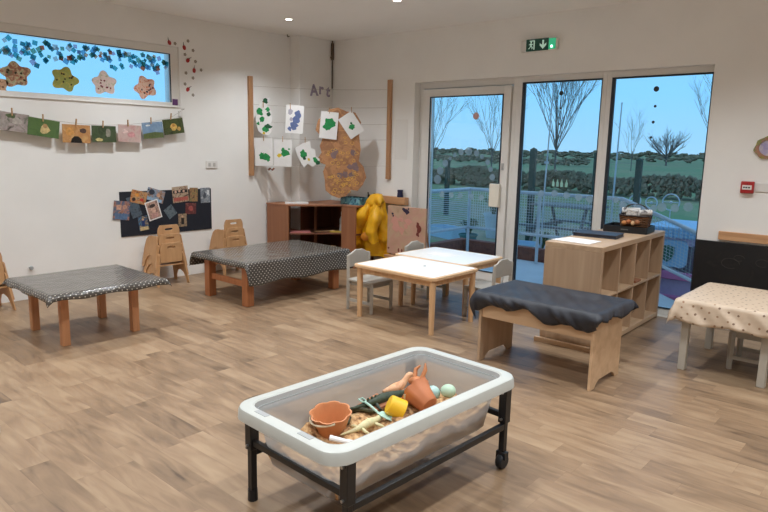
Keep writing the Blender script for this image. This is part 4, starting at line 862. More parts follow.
# ------------------------------------------------------------------ art corner: posts, strings, paintings
t = tag(MB().b2(-6.19, -6.155, 4.592, 4.648, 1.075, 2.21).build('wall_batten', M['pine'], bevel=.003), 'upright wooden batten on the left wall holding the art strings', 'batten')
t = tag(MB().b2(-5.065, -5.01, 5.745, 5.78, 1.065, 2.212).build('wall_batten', M['pine'], bevel=.003), 'upright wooden batten on the back wall left of the glazed door', 'batten')
S0 = Vector((-6.165, 4.625, 0)); S1 = Vector((-5.035, 5.755, 0)); DL = (S1 - S0).length; DN = Vector((Q, -Q, 0))
def dpt(s, z, off=0): p = S0 + (S1 - S0) * (s / DL) + DN * off; return Vector((p.x, p.y, z))
for z, lb in ((2.10, 'highest of the strings across the art corner, nothing pegged on it'), (1.895, 'string across the corner carrying the upper row of paintings'), (1.705, 'string across the art corner behind the painted map'), (1.525, 'string across the corner carrying the lower row of paintings'), (1.22, 'lowest string across the art corner')):
    mb = MB(); mb.tube([dpt(DL * k / 12, z - .018 * math.sin(PI * k / 12)) for k in range(13)], .0016, 5); tag(mb.build('art_string', M['string']), lb, 'string')
M['green'] = pm('green_paint', S(30, 140, 74), .6, var=.25, scale=30); M['darkgreen'] = pm('dark_green_paint', S(24, 84, 52), .6, var=.2, scale=30); M['bluepaint'] = pm('slate_blue_paint', S(96, 112, 158), .6, var=.15, scale=30)
M['greypaint2'] = pm('grey_lilac_paint', S(176, 172, 184), .7); M['yellowp'] = pm('yellow_paint', S(222, 190, 50), .6)
def painting(label, s, z, outline, blots, tilt=0, off=.012, name='painting', base='paper'):
    mb = MB(); mb.cur = 0
    # slight curl: built as flat sheet with thickness
    mb.prism(outline, 0, .0012); mats = [M[base]]; idx = {}
    for q, (mt, poly) in enumerate(blots):
        if mt not in idx: idx[mt] = len(mats); mats.append(M[mt])
        mb.cur = idx[mt]; mb.prism(poly, .0012, .0016 + q * .00012)
    o = mb.build(name, mats, smooth=0); p = dpt(s, z, off); put(o, p, 'D', tilt); return tag(o, label, 'painting', 'children\'s paintings pegged on the art strings')
def peg(s, z, lb, off=.018, tilt=0):
    mb = MB(); mb.b2(-.004, .004, -.035, .03, 0, .004); mb.b2(-.004, .004, -.035, .03, .005, .009); mb.b2(-.0045, .0045, -.002, .004, -.001, .010); o = mb.build('clothes_peg', M['peg']); put(o, dpt(s, z, off), 'D', tilt); tag(o, lb, 'peg')
rnd = random.Random(21)
R_ = lambda w_, h_: rect(w_, h_)
# dinosaur cut-out
dino = [(-.06, -.16), (-.01, -.19), (.06, -.20), (.10, -.14), (.07, -.10), (.10, -.02), (.09, .06), (.06, .13), (.03, .15), (.08, .22), (.02, .20), (-.03, .17), (-.07, .09), (-.09, .0), (-.08, -.09)]
painting('painted dinosaur cut-out in green dabs, nearest the left batten', .14, 1.75, dino, [('darkgreen', blob(.028, 11, .3, 1.3, 1, .0, .17, 0 and 0 or 0, rnd)) if False else ('darkgreen', blob(.026, 11, .3, 1.2, 1.2, .02, .185, rnd)), ('green', blob(.04, 12, .35, 1, 1, -.045, .06, rnd)), ('green', blob(.025, 12, .35, 1, 1, .05, .09, rnd)), ('darkgreen', blob(.022, 12, .35, 1, 1, .06, .04, rnd)), ('green', blob(.03, 12, .35, 1, 1, -.02, -.02, rnd)), ('green', blob(.035, 12, .35, 1.2, 1, .03, -.13, rnd)), ('darkgreen', blob(.03, 12, .35, 1.4, .8, .05, -.10, rnd)), ('green', blob(.018, 12, .35, 1, 1, -.06, -.07, rnd)), ('yellowp', blob(.018, 10, .3, 1, .8, .0, -.18, rnd))])
painting('white paper with a slate-blue painted shape, top row of the art strings', .497, 1.735, R_(.205, .32), [('bluepaint', blob(.04, 13, .3, 1, 1.1, .035, .06, rnd)), ('bluepaint', blob(.045, 13, .3, 1, 1.1, .02, 0, rnd)), ('bluepaint', blob(.045, 13, .3, 1, 1, -.005, -.07, rnd)), ('bluepaint', blob(.025, 13, .3, 1, 1, -.05, -.11, rnd)), ('greypaint2', blob(.03, 13, .3, 1, 1.2, -.05, .08, rnd)), ('greypaint2', blob(.02, 13, .3, 1, 1, -.04, .0, rnd))], -.05)
painting('white paper with a green blot at its foot, lower row beside the left batten', .137, 1.355, R_(.205, .32), [('green', blob(.045, 13, .4, 1.2, .8, .01, -.06, rnd)), ('green', blob(.03, 13, .4, 1, .9, -.02, -.03, rnd)), ('green', blob(.02, 12, .4, 1, 1, .05, -.09, rnd))], .02, off=.006)
painting('white paper with a green and yellow blot, second in the lower row', .36, 1.345, R_(.205, .31), [('green', blob(.04, 13, .4, 1.2, .9, .03, -.0, rnd)), ('green', blob(.022, 13, .4, 1, 1, .0, .04, rnd)), ('yellowp', blob(.028, 13, .4, 1, .8, -.04, -.03, rnd)), ('green', blob(.012, 9, .4, 1, 1, .07, .05, rnd))], -.02, off=.006)
painting('torn white paper with green blots hanging askew beside the map', .64, 1.335, [(-.09, -.13), (-.03, -.10), (.01, -.16), (.06, -.14), (.09, -.17), (.12, -.10), (.09, -.05), (.11, .02), (.07, .05), (.09, .13), (.02, .14), (-.10, .12), (-.11, .0)], [('green', blob(.04, 13, .4, .9, 1.1, -.03, .02, rnd)), ('darkgreen', blob(.022, 13, .4, 1, 1, -.04, -.03, rnd)), ('green', blob(.03, 13, .4, .8, 1.2, .07, -.09, rnd)), ('darkgreen', blob(.022, 13, .4, 1, 1, .085, -.135, rnd)), ('yellowp', blob(.018, 10, .4, 1, 1, .0, -.06, rnd))], .38, off=.02)
painting('white paper with a round green blot, pegged over the top left of the map', .895, 1.675, R_(.205, .31), [('green', blob(.062, 17, .3, 1.05, 1, .0, .02, rnd)), ('green', blob(.03, 13, .4, 1, 1, -.03, -.02, rnd))], -.08, off=.03)
painting('tilted white paper with a small green blot, at the top right of the map', 1.155, 1.685, R_(.19, .27), [('green', blob(.035, 15, .4, 1, 1, .0, -.02, rnd)), ('darkgreen', blob(.014, 9, .4, 1, 1, .01, .02, rnd))], .60, off=.03)
# the brown map
mapo = [(.85, 1.80), (.90, 1.86), (1.0, 1.88), (1.10, 1.84), (1.20, 1.83), (1.27, 1.72), (1.25, 1.56), (1.27, 1.40), (1.25, 1.27), (1.31, 1.20), (1.34, 1.08), (1.30, .99), (1.24, .92), (1.16, .93), (1.11, .86), (1.02, .83), (.93, .86), (.86, .92), (.85, 1.04), (.83, 1.14), (.86, 1.22), (.80, 1.24), (.77, 1.30), (.81, 1.36), (.79, 1.44), (.82, 1.52), (.74, 1.62), (.77, 1.74)]
M['brownpaper'] = patches('brown_painted_paper', [S(176, 122, 84), S(196, 144, 100), S(158, 112, 80), S(184, 130, 90)], 9, .75)
M['goldp'] = pm('gold_glitter_paint', S(224, 176, 84), .5, var=.2, scale=60); M['greyblot'] = pm('grey_purple_paint', S(132, 108, 110), .7, var=.15)
mb = MB(); mb.prism([(a_ - 1.05, b_ - 1.35) for a_, b_ in mapo], 0, .003); mb.cur = 2
for x, z in ((-.08, .02), (-.10, -.02), (.13, .02), (.10, -.15), (.15, -.13), (.04, -.24), (-.02, -.25), (.12, -.24), (.17, -.17)): mb.prism(blob(.035, 12, .3, 1, 1, x, z, rnd), .003, .0034 + rnd.uniform(0, .0004))
mb.cur = 1
spots = [(rnd.uniform(-.17, .20), rnd.uniform(-.46, .28)) for _ in range(34)] + [(rnd.uniform(-.17, .1), rnd.uniform(-.46, -.25)) for _ in range(22)]
for x, z in spots:
    r = rnd.uniform(.012, .026); ph_ = rnd.uniform(0, 6); sq = rnd.uniform(.6, 1)
    n_ = 14; o1 = [(x + r * math.cos(2 * PI * k / n_ + ph_), z + r * sq * math.sin(2 * PI * k / n_ + ph_)) for k in range(n_)]; i1 = [(x + (r - .005) * math.cos(2 * PI * k / n_ + ph_), z + (r * sq - .005) * math.sin(2 * PI * k / n_ + ph_)) for k in range(n_)]
    mb.ringprism(o1, i1, .003, .0042 + rnd.uniform(0, .001))
o = mb.build('painted_map', [M['brownpaper'], M['goldp'], M['greyblot']], smooth=0); put(o, dpt(1.05, 1.35, .012), 'D'); tag(o, 'large ragged brown paper shape with gold rings hanging over the corner shelf', 'artwork')
for s, z, lb in ((.14, 1.895, 'peg holding the dinosaur cut-out'), (.45, 1.885, 'peg holding the slate-blue painting'), (.14, 1.515, 'peg on the lower painting nearest the left batten'), (.36, 1.51, 'peg on the green and yellow painting in the lower row'), (.62, 1.505, 'peg on the torn askew painting'), (.90, 1.845, 'peg on the round green painting over the map'), (1.155, 1.86, 'peg on the tilted painting at the map\'s right')): peg(s, z, lb, off=.034 if s > .8 else .022)
mb = MB(); 
for k in range(6): mb.ball((-6.15 + .02 * (k % 3), 4.86 + .02 * (k // 2), 1.145 + .012 * (k % 2)), (.014, .012, .012), seg=8, rings=5)
tag(mb.build('bead_cluster', M['brown']), 'small brown bead cluster hanging below the second painting', 'beads')
# Art lettering on the boxed corner
M['lett'] = patches('lilac_letter', [S(150, 140, 168), S(172, 162, 180), S(128, 124, 150)], 30)
for ch, y, z, lb in (('A', 5.405, 2.045, 'mottled lilac letter A on the boxed corner'), ('r', 5.54, 2.075, 'mottled lilac letter r between the A and the t'), ('t', 5.66, 2.06, 'mottled lilac letter t beside the pipe end')):
    cu_ = bpy.data.curves.new('letter', 'FONT'); cu_.body = ch; cu_.size = .185; cu_.extrude = .002; cu_.offset = .006; to = bpy.data.objects.new('letter_tmp', cu_); COL.objects.link(to)
    dg = bpy.context.evaluated_depsgraph_get(); me = bpy.data.meshes.new_from_object(to.evaluated_get(dg)); bpy.data.objects.remove(to); me.materials.clear(); me.materials.append(M['lett'])
    o = bpy.data.objects.new('wall_letter', me); COL.objects.link(o); put(o, (-6.016, y, z), 'L', {'A': .08, 'r': -.05, 't': -.15}[ch]); tag(o, lb, 'letter')
# pipe in the corner
M['pipe'] = pm('brown_pipe', S(84, 66, 48), .5)
t = thing('conduit_pipe', 'thin dark pipe dropping from the ceiling beside the boxed corner', 'pipe', (-6.0, 5.755, 0))
MB().tube([(0, 0, 2.15), (0, 0, ZC)], .008, 10).build('pipe', M['pipe'], t)
mb = MB(); mb.tube([(0, 0, 2.50), (0, 0, 2.70)], .019, 12); mb.tube([(-.018, -.01, 2.52), (-.05, -.02, 2.58), (-.055, -.02, 2.66)], .008, 8); mb.build('bracket', M['pipe'], t)
mb = MB(); mb.tube([(-6.17, 5.20, ZC - .006), (-6.15, 5.16, ZC - .018), (-6.11, 5.12, ZC - .006)], .006, 6); tag(mb.build('ceiling_hook', M['pipe']), 'small dark hook on the ceiling above the art corner', 'hook')
# thin paper notice on the back wall
o = MB().prism(rect(.19, .46), 0, .001).build('wall_notice', pm('faint_notice', S(236, 233, 228), .8)); put(o, (-4.86, YB - .001, 1.53), 'B'); tag(o, 'pale paper notice on the back wall between batten and door', 'notice')
# ------------------------------------------------------------------ photo board
BX = XL + .006
o = MB().prism(rect(1.055, .455), 0, .006).build('display_board', pm('navy_black_backing', S(26, 30, 42), .8, var=.1)); put(o, (XL, 3.543, .718), 'L'); tag(o, 'black backing board of photographs low on the left wall', 'display board')
def photo(label, y, z, w_, h_, cols, tilt, off, seed, border=0, X=BX, scale=22, cat='photo', group='photographs pinned on the black board', name='photograph', subj=()):
    mb = MB(); mb.prism(rect(w_, h_), 0, .001)
    ph_ = patches('photo_print_%d' % seed, cols, scale, .35, off=seed * 1.7)
    mats = [ph_]
    if border: mats = [M['paper'], ph_]; mb.cur = 1; mb.prism(rect(w_ - 2 * border, h_ - 2 * border), .001, .0016)
    for q, (c_, poly) in enumerate(subj):
        mats = mats + [pm('print_%d_%d' % (seed, q), c_, .4, var=.25, scale=40)]; mb.cur = len(mats) - 1; mb.prism([(max(-w_ / 2 + border, min(w_ / 2 - border, a_)), max(-h_ / 2 + border, min(h_ / 2 - border, b_))) for a_, b_ in poly], .0016 if border else .001, .0019 + q * .0002)
    o = mb.build(name, mats, smooth=0); put(o, (X + off, y, z), 'L', tilt); return tag(o, label, cat, group)
K = S
photo('photo of people in blue overhanging the left end of the black board', 3.03, .76, .17, .19, [K(70, 60, 54), K(182, 130, 110), K(80, 100, 130), K(120, 120, 118)], -.12, .002, 1, subj=[(K(206,160,136),rect(.05,.05,-.03,.03)),(K(196,150,126),blob(.022,10,.1,1,1.1,.03,.035)),(K(90,116,150),rect(.13,.06,0,-.06))])
photo('slate-blue photo under the white-bordered one, left part of the board', 3.165, .79, .11, .22, [K(60, 76, 92), K(90, 104, 116), K(50, 56, 64)], .30, .001, 2)
photo('busy orange and yellow photo at the top left of the board', 3.215, .885, .17, .13, [K(96, 60, 50), K(206, 132, 70), K(190, 160, 120), K(120, 60, 60)], -.25, .004, 3, scale=34, subj=[(K(220,150,70),blob(.02,9,.2,1.3,1,-.02,.02)),(K(190,60,56),blob(.016,9,.2,1.3,1,.04,-.02)),(K(60,44,44),blob(.02,9,.2,1,1,-.05,-.03))])
photo('tilted photo with a pale blue strip at the top of the board', 3.40, .895, .20, .13, [K(70, 62, 60), K(168, 132, 110), K(140, 160, 180), K(60, 66, 80)], -.3, .003, 4, subj=[(K(206,160,130),blob(.022,10,.1,1,1,.03,.01)),(K(150,180,206),rect(.17,.03,0,-.045)),(K(50,54,66),blob(.03,10,.2,1.2,1,-.05,.02))])
photo('photo with a wide white border in the middle of the left half', 3.37, .745, .15, .20, [K(70, 56, 50), K(206, 168, 150), K(110, 84, 74)], .26, .006, 5, border=.012, subj=[(K(214,176,156),blob(.03,12,.1,.9,1.2,0,.0)),(K(60,44,38),blob(.03,12,.1,1.1,.6,0,.045)),(K(196,150,140),rect(.07,.05,0,-.055))])
photo('square photo turned like a diamond, mid board', 3.565, .715, .11, .12, [K(70, 84, 96), K(110, 122, 128), K(56, 64, 72)], .6, .002, 6)
photo('small photo of a blue figure at the lower left of the board', 3.255, .615, .105, .15, [K(96, 140, 170), K(40, 56, 84), K(190, 170, 136)], .12, .003, 7, subj=[(K(36,58,110),rect(.03,.055,0,.0)),(K(206,170,140),blob(.012,10,.1,1,1,0,.04)),(K(206,186,140),rect(.09,.035,0,-.055))])
photo('wide busy group photo at the top right of the board', 3.69, .895, .19, .17, [K(60, 50, 46), K(170, 140, 116), K(196, 176, 150), K(120, 70, 60)], .08, .002, 8, scale=34, subj=[(K(40,36,36),rect(.17,.03,0,.03)),(K(214,180,156),blob(.014,10,.1,1,1,-.055,.03)),(K(214,180,156),blob(.014,10,.1,1,1,-.01,.035)),(K(214,180,156),blob(.014,10,.1,1,1,.04,.03)),(K(180,96,84),rect(.17,.04,0,-.05))])
photo('narrow photo with green touches right of the wide group photo', 3.85, .885, .10, .15, [K(70, 60, 50), K(170, 130, 90), K(90, 110, 70)], -.04, .001, 9)
photo('grey-white photo at the top right corner of the board', 3.995, .872, .12, .165, [K(160, 168, 176), K(110, 116, 124), K(196, 200, 204)], .02, .002, 10, subj=[(K(80,86,96),blob(.02,9,.3,1,1.6,-.01,.0)),(K(226,228,230),rect(.03,.05,.035,.03))])
photo('dim red photo right of centre on the board', 3.81, .735, .13, .12, [K(120, 54, 50), K(90, 46, 50), K(140, 90, 80)], -.05, .001, 11, subj=[(K(170,90,84),blob(.028,11,.2,1,1,0,0))])
photo('small photo of a dark figure low on the board above the chair stack', 3.705, .615, .10, .14, [K(40, 38, 40), K(176, 150, 120), K(96, 84, 70)], 0, .003, 12, subj=[(K(30,28,30),rect(.035,.07,0,-.01)),(K(206,170,140),blob(.013,10,.1,1,1,0,.04))])
# ------------------------------------------------------------------ garland of pictures under the high window
pts = [(1.55, 1.79), (1.85, 1.70), (2.07, 1.665), (2.32, 1.625), (2.61, 1.598), (2.86, 1.59), (3.11, 1.605), (3.35, 1.64), (3.58, 1.695), (3.74, 1.79)]
mb = MB(); mb.tube([(XL + .055, y, z) for y, z in pts], .0016, 5); mb.tube([(XL, 3.74, 1.79), (XL + .055, 3.74, 1.79)], .004, 6); mb.tube([(XL, 1.55, 1.79), (XL + .055, 1.55, 1.79)], .004, 6); tag(mb.build('garland_string', M['string']), 'thin string sagging under the high window with pictures pegged to it', 'string')
gar = [(2.06, 1.59, .29, .155, [K(70, 92, 60), K(150, 140, 136), K(176, 162, 158), K(84, 80, 70)], -.10, 'green and grey leafy picture at the far left of the garland'),
       (2.325, 1.547, .265, .155, [K(70, 100, 58), K(88, 116, 66), K(82, 110, 66)], -.13, 'green picture with a cream flower, second from the left on the garland'),
       (2.61, 1.503, .255, .165, [K(206, 160, 110), K(190, 136, 84), K(214, 172, 116)], -.02, 'golden yellow picture with a dark centre on the garland'),
       (2.868, 1.508, .235, .155, [K(56, 72, 48), K(80, 92, 66), K(60, 84, 52)], .0, 'dark green picture beside the golden one on the garland'),
       (3.125, 1.52, .235, .165, [K(190, 166, 156), K(206, 180, 172), K(196, 150, 146)], -.03, 'pale pink picture in the garland, right of the dark green one'),
       (3.372, 1.56, .225, .16, [K(110, 140, 172), K(126, 152, 180), K(146, 170, 192)], .10, 'picture of blue sky over a field, next to last on the garland'),
       (3.605, 1.607, .235, .155, [K(60, 70, 40), K(84, 92, 52), K(50, 56, 40)], .14, 'dark picture with a yellow flower at the right end of the garland')]
gr_ = random.Random(5); bl = lambda r, x, y, sx=1, sy=1, n=12: blob(r, n, .18, sx, sy, x, y, gr_)
gs = [[(K(160, 152, 146), bl(.035, -.06, -.02, 1.3)), (K(176, 168, 160), bl(.03, .05, .01, 1.4)), (K(84, 100, 66), bl(.02, 0, .05, 2))],
      [(K(206, 184, 130), bl(.042, .01, -.015, 1.0, .9)), (K(176, 140, 96), bl(.018, .01, .02, 1.2))],
      [(K(206, 150, 84), bl(.04, -.06, .02)), (K(34, 30, 28), [(-.055, -.0825), (.05, -.0825), (.042, -.045), (.015, -.022), (-.02, -.022), (-.045, -.045)]), (K(84, 66, 60), bl(.024, .06, .03, 1.3, .9))],
      [(K(150, 146, 132), bl(.03, .04, .01, .8, 1.3)), (K(206, 192, 130), bl(.022, -.05, -.055, 1.6, .8))],
      [(K(206, 150, 150), bl(.028, .02, -.01, 1.5, 1)), (K(222, 196, 190), bl(.02, -.05, .02, 1.4))],
      [(K(92, 104, 62), [(-.11, -.08), (.11, -.08), (.11, -.03), (.02, -.018), (-.11, -.03)]), (K(214, 216, 214), bl(.012, -.05, .05, 2.2, .7))],
      [(K(216, 176, 96), bl(.038, 0, -.005)), (K(190, 130, 60), bl(.015, .0, .01)), (K(200, 160, 90), bl(.02, .06, -.03))]]
for i, (y, z, w_, h_, cols, tl, lb) in enumerate(gar):
    photo(lb, y, z, w_, h_, cols, tl, .004 if i % 2 else .0015, 30 + i, X=XL + .057, scale=13, cat='picture', group='pictures pegged on the garland', name='garland_picture', subj=gs[i])
for (y, z), lb in zip(((2.072, 1.672), (2.321, 1.632), (2.608, 1.604), (2.859, 1.598), (3.108, 1.617), (3.351, 1.652), (3.574, 1.704)), ('leftmost peg of the garland', 'peg on the cream flower picture', 'peg on the golden picture', 'peg on the dark green picture', 'peg on the pale pink picture', 'peg on the blue sky picture', 'rightmost peg of the garland')):
    mb = MB(); mb.b2(-.005, .005, -.03, .035, 0, .004); mb.b2(-.005, .005, -.03, .035, .005, .009); mb.b2(-.006, .006, -.002, .004, -.001, .010); o = mb.build('clothes_peg', M['peg']); put(o, (XL + .0635, y, z), 'L', random.uniform(-.15, .1)); tag(o, 'small wooden ' + lb, 'peg')
# ------------------------------------------------------------------ decorations on the high window
GXX = gx - .004
tc_ = [('teal', S(80, 170, 178)), ('blue', S(120, 176, 206)), ('deep green-blue', S(50, 124, 134)), ('pale lilac', S(190, 180, 206)), ('pale grey-white', S(200, 206, 206)), ('light green', S(120, 170, 150)), ('orange-red', S(206, 96, 66)), ('peach', S(224, 170, 140))]
tm = []
for nm, c in tc_:
    m = pm('tissue_' + nm.replace(' ', '_').replace('-', '_'), c, .8, var=.12, scale=60); n = m.node_tree.nodes; l = m.node_tree.links; b = n['Principled BSDF']; tl = n.new('ShaderNodeBsdfTranslucent'); tl.inputs[0].default_value = c; mx = n.new('ShaderNodeMixShader'); mx.inputs[0].default_value = .5; tr_ = n.new('ShaderNodeBsdfTransparent'); tr_.inputs[0].default_value = tuple(min(1, q_ ** .40 * 1.05) for q_ in c[:3]) + (1,); m3 = n.new('ShaderNodeMixShader'); m3.inputs[0].default_value = .72
    l.new(b.outputs[0], mx.inputs[1]); l.new(tl.outputs[0], mx.inputs[2]); l.new(mx.outputs[0], m3.inputs[1]); l.new(tr_.outputs[0], m3.inputs[2]); l.new(m3.outputs[0], n['Material Output'].inputs[0]); tm.append(m)
protos = []
for q, m in enumerate(tm):
    mb = MB(); mb.prism([(-.021, -.018), (.018, -.021), (.021, .019), (-.017, .021)], 0, .001); o = mb.build('tissue_square', m, smooth=0); protos.append([o, False])
rnd = random.Random(77); cnt = 0; wts = [.26, .2, .14, .1, .1, .1, .05, .05]
yy = 1.82
while yy < 3.635:
    depth = .15 + .05 * math.sin(yy * 6.1) + .03 * math.sin(yy * 17)
    for r_i in range(int(rnd.uniform(2.6, 5.2))):
        q = rnd.choices(range(8), wts)[0]; zz = WZ1 - fw - .03 - rnd.random() * depth; pr_, used = protos[q]
        o = pr_ if not used else pr_.copy()
        if used: COL.objects.link(o)
        protos[q][1] = True
        put(o, (GXX + .0005 + (cnt % 7) * .0012, min(3.615, yy + rnd.uniform(-.02, .02)), zz), 'L', rnd.uniform(0, 1.5)); sc_ = rnd.uniform(.75, 1.25); o.matrix_world = o.matrix_world @ Matrix.Diagonal((sc_, sc_, 1, 1))
        tag(o, tc_[q][0] + ' tissue square stuck along the top of the high window', 'tissue square', 'tissue squares across the top of the high window'); cnt += 1
    yy += .038
def creature(label, y, z, cols, tilt, seed, dotc=None, shape=None):
    rnd = random.Random(seed); n_ = 40; out = []
    for k in range(n_):
        a_ = 2 * PI * k / n_; r = .10 + .017 * math.cos(5 * a_ - PI / 2 + .2) + .005 * math.sin(3 * a_ + seed) ; out.append((1.12 * r * math.cos(a_), r * math.sin(a_)))
    mb = MB(); mb.prism(shape or out, 0, .002); mats = [patches('felt_%d' % seed, cols, 26, .8, off=seed), pm('felt_dot_%d' % seed, dotc or S(60, 54, 40), .8)]
    mb.cur = 1
    for k in range(9): mb.prism(blob(.009, 8, .3, 1, 1, rnd.uniform(-.07, .07), rnd.uniform(-.055, .055), rnd), .002, .003)
    o = mb.build('window_creature', mats, smooth=0); put(o, (GXX + .012, y, z), 'L', tilt); tag(o, label, 'paper creature', 'collaged star-shaped creatures on the high window')
creature('multicoloured star-shaped paper creature at the left of the high window', 2.165, 2.0, [S(150, 160, 120), S(206, 196, 160), S(176, 110, 90), S(120, 130, 100)], .15, 1)
creature('yellow-green spotted paper creature, second on the high window', 2.58, 1.995, [S(170, 160, 60), S(150, 160, 90), S(206, 180, 80)], -.25, 2, S(60, 44, 30))
creature('pale pink and green paper creature, third on the high window', 2.95, 1.99, [S(216, 190, 186), S(224, 204, 196), S(150, 160, 110)], .1, 3, S(120, 50, 56), )
creature('orange and white paper creature nearest the window\'s right end', 3.37, 1.985, [S(206, 110, 70), S(230, 200, 180), S(190, 84, 56)], .45, 4, S(60, 50, 60))
creature('brown paper creature cut by the left edge of the picture, on the window sill', 1.99, 1.87, [S(190, 150, 120), S(206, 170, 140), S(150, 110, 84)], .3, 5, S(110, 80, 60))
o = MB().prism(rect(.062, .062), 0, .003).build('purple_sticker', pm('purple_sticker', S(100, 54, 110), .6)); put(o, (gx + .0305, 3.685, 1.86), 'L'); tag(o, 'square purple sticker at the lower right corner of the high window', 'sticker')
mb = MB(); mb.b2(0, .02, -.02, .02, -.03, .03); o = mb.build('small_clip', M['upvc'], bevel=.003); o.location = (XL, 3.72, 1.74); tag(o, 'small white clip on the wall just under the purple sticker', 'clip')
# berries
M['berry'] = pm('red_foil', S(170, 40, 40), .45, var=.2); M['stem'] = pm('dark_stem', S(70, 40, 34), .6)
for i, (y, z, tl) in enumerate(((3.622, 2.456, .45), (3.792, 2.428, .3), (3.835, 2.302, -.7), (3.903, 2.207, .0), (3.825, 2.004, -.7))):
    mb = MB(); mb.ball((0, -.006, .003), (.020, .026, .004), seg=14, rings=8); mb.cur = 1; mb.tube([(0, .016, .003), (.003, .032, .003), (.01, .05, .003)], [.006, .003, .0015], 6)
    o = mb.build('berry_sticker', [M['berry'], M['stem']]); put(o, (XL, y, z), 'L', tl)
    tag(o, ('red berry sticker nearest the top right corner of the high window', 'second red berry sticker from the top beside the window', 'red berry sticker in the middle of the trail', 'largest red berry sticker, lower middle of the trail', 'lowest red berry sticker beside the window')[i], 'sticker', 'red berry stickers on the wall')
M['greydot'] = pm('grey_flower', S(150, 140, 126), .7)
for y, z in ((3.689, 2.45), (3.842, 2.495), (3.898, 2.406), (3.801, 2.354), (3.924, 2.296), (3.989, 2.215), (3.806, 2.167), (3.888, 2.123), (3.791, 2.053), (3.883, 1.946)):
    mb = MB()
    for k in range(5): mb.prism(blob(.008, 8, .1, 1, 1, .010 * math.cos(k * 2 * PI / 5), .010 * math.sin(k * 2 * PI / 5)), 0, .001 + k * .0001)
    o = mb.build('flower_sticker', M['greydot'], smooth=0); put(o, (XL, y, z), 'L'); tag(o, 'tiny grey flower sticker among the red berries by the high window', 'sticker', 'grey flower stickers on the wall')
# socket, knob
t = thing('light_switch', 'white wall switch plate on the left wall above the photo board', 'switch', (XL, 4.09, 1.208))
MB().b2(0, .009, -.075, .075, -.042, .042).build('plate', M['upvc'], t, bevel=.003)
for y in (-.03, .03): MB().b2(.009, .013, y - .014, y + .014, -.02, .02).build('rocker', pm('grey_rocker', S(196, 194, 190), .4), t, bevel=.001)
mb = MB(); mb.lathe([(0, .02), (.016, .02), (.02, .012), (.012, .0)], (XL, 2.155, .286), 14, Matrix.Rotation(PI / 2, 4, 'Y')); mb.tube([(XL + .01, 2.15, .29), (XL + .03, 2.13, .30)], .005, 6); tag(mb.build('wall_hook', M['slot']), 'small grey hook on the left wall behind the leftmost table', 'hook')
# ------------------------------------------------------------------ exit sign, call point, etc. on the back wall
t = thing('exit_sign', 'green emergency exit sign with running figure and down arrow above the door', 'exit sign', (-3.14, YB, 2.44), rz=0)
MB().b2(-.195, .195, -.045, 0, -.058, .058).build('housing', M['upvc'], t, bevel=.018)
MB().b2(-.125, .11, -.05, -.0445, -.056, .056).build('panel', emit('sign_green', S(16, 60, 48), .25), t)
AA = Matrix(((1, 0, 0, 0), (0, 0, -1, 0), (0, 1, 0, 0), (0, 0, 0, 1)))
M['signw'] = emit('sign_white', S(190, 220, 205), .35)
mb = MB(); A2 = Matrix.Translation((.055, -.05, 0)) @ AA; mb.prism([(-.009, .04), (.009, .04), (.009, -.005), (.034, .012), (.034, -.008), (0, -.042), (-.034, -.008), (-.034, .012), (-.009, -.005)], 0, .0015, A2); mb.build('arrow', M['signw'], t, smooth=0)
mb = MB(); A2 = Matrix.Translation((-.07, -.05, 0)) @ AA
mb.prism(rect(.012, .085, .031, 0), 0, .0012, A2); mb.prism(rect(.05, .008, .008, .039), 0, .0013, A2)
mb.prism(blob(.008, 12, 0, 1, 1, -.002, .027), 0, .0014, A2); mb.prism([(-.012, .017), (.008, .017), (.004, -.008), (-.010, -.008)], 0, .0015, A2); mb.prism([(.006, .016), (.022, .004), (.019, 0), (.004, .008)], 0, .0016, A2); mb.prism([(-.012, .016), (-.026, .006), (-.024, .001), (-.008, .01)], 0, .0016, A2); mb.prism([(-.002, -.006), (.018, -.018), (.012, -.036), (.005, -.036), (.008, -.021), (-.006, -.014)], 0, .0017, A2); mb.prism([(-.010, -.006), (-.004, -.012), (-.016, -.03), (-.03, -.034), (-.03, -.028), (-.019, -.025)], 0, .0018, A2); mb.build('running_figure', M['signw'], t, smooth=0)
MB().b2(.112, .185, -.048, -.0455, -.05, .05).build('side_cover', emit('sign_glow_green', S(60, 190, 140), .45), t, bevel=.004)
MB().ball((.145, -.05, -.025), (.012, .006, .012)).build('indicator_light', emit('green_led', (.5, 1, .75, 1), 4), t)
t = thing('fire_call_point', 'red fire alarm call point with a white label on the back wall', 'call point', (-1.219, YB, 1.187))
MB().b2(-.047, .047, -.035, 0, -.047, .047).build('housing', pm('alarm_red', S(176, 40, 40), .4), t, bevel=.006)
MB().b2(-.034, .034, -.0375, -.0345, -.018, .018).build('label_panel', M['upvc'], t)
mb = MB()
for q, (x, w_) in enumerate(((-.02, .012), (-.003, .014), (.016, .014))): mb.b2(x - w_ / 2, x + w_ / 2, -.039, -.0372, -.006, .005)
mb.prism([(-.006, .030), (.006, .030), (0, .022)], 0, .0015, Matrix.Translation((0, -.0355, 0)) @ AA); mb.build('label_marks', M['blackp'], t, smooth=0)
t = MB().b2(-1.165, -1.02, YB - .008, YB, 1.155, 1.225).build('blank_plate', M['upvc'], bevel=.002); tag(t, 'white blank plate on the wall right of the red call point', 'plate')
t = thing('paper_wreath', 'paper wreath with purple and yellow edges at the right edge, above the call point', 'wreath', (-1.10, YB, 1.50))
mb = MB(); n_ = 28; o1 = [((.105 + .008 * math.sin(6 * 2 * PI * k / n_)) * math.cos(2 * PI * k / n_), (.09 + .006 * math.sin(5 * 2 * PI * k / n_)) * math.sin(2 * PI * k / n_)) for k in range(n_)]; i1 = [(.074 * math.cos(2 * PI * k / n_), .062 * math.sin(2 * PI * k / n_)) for k in range(n_)]
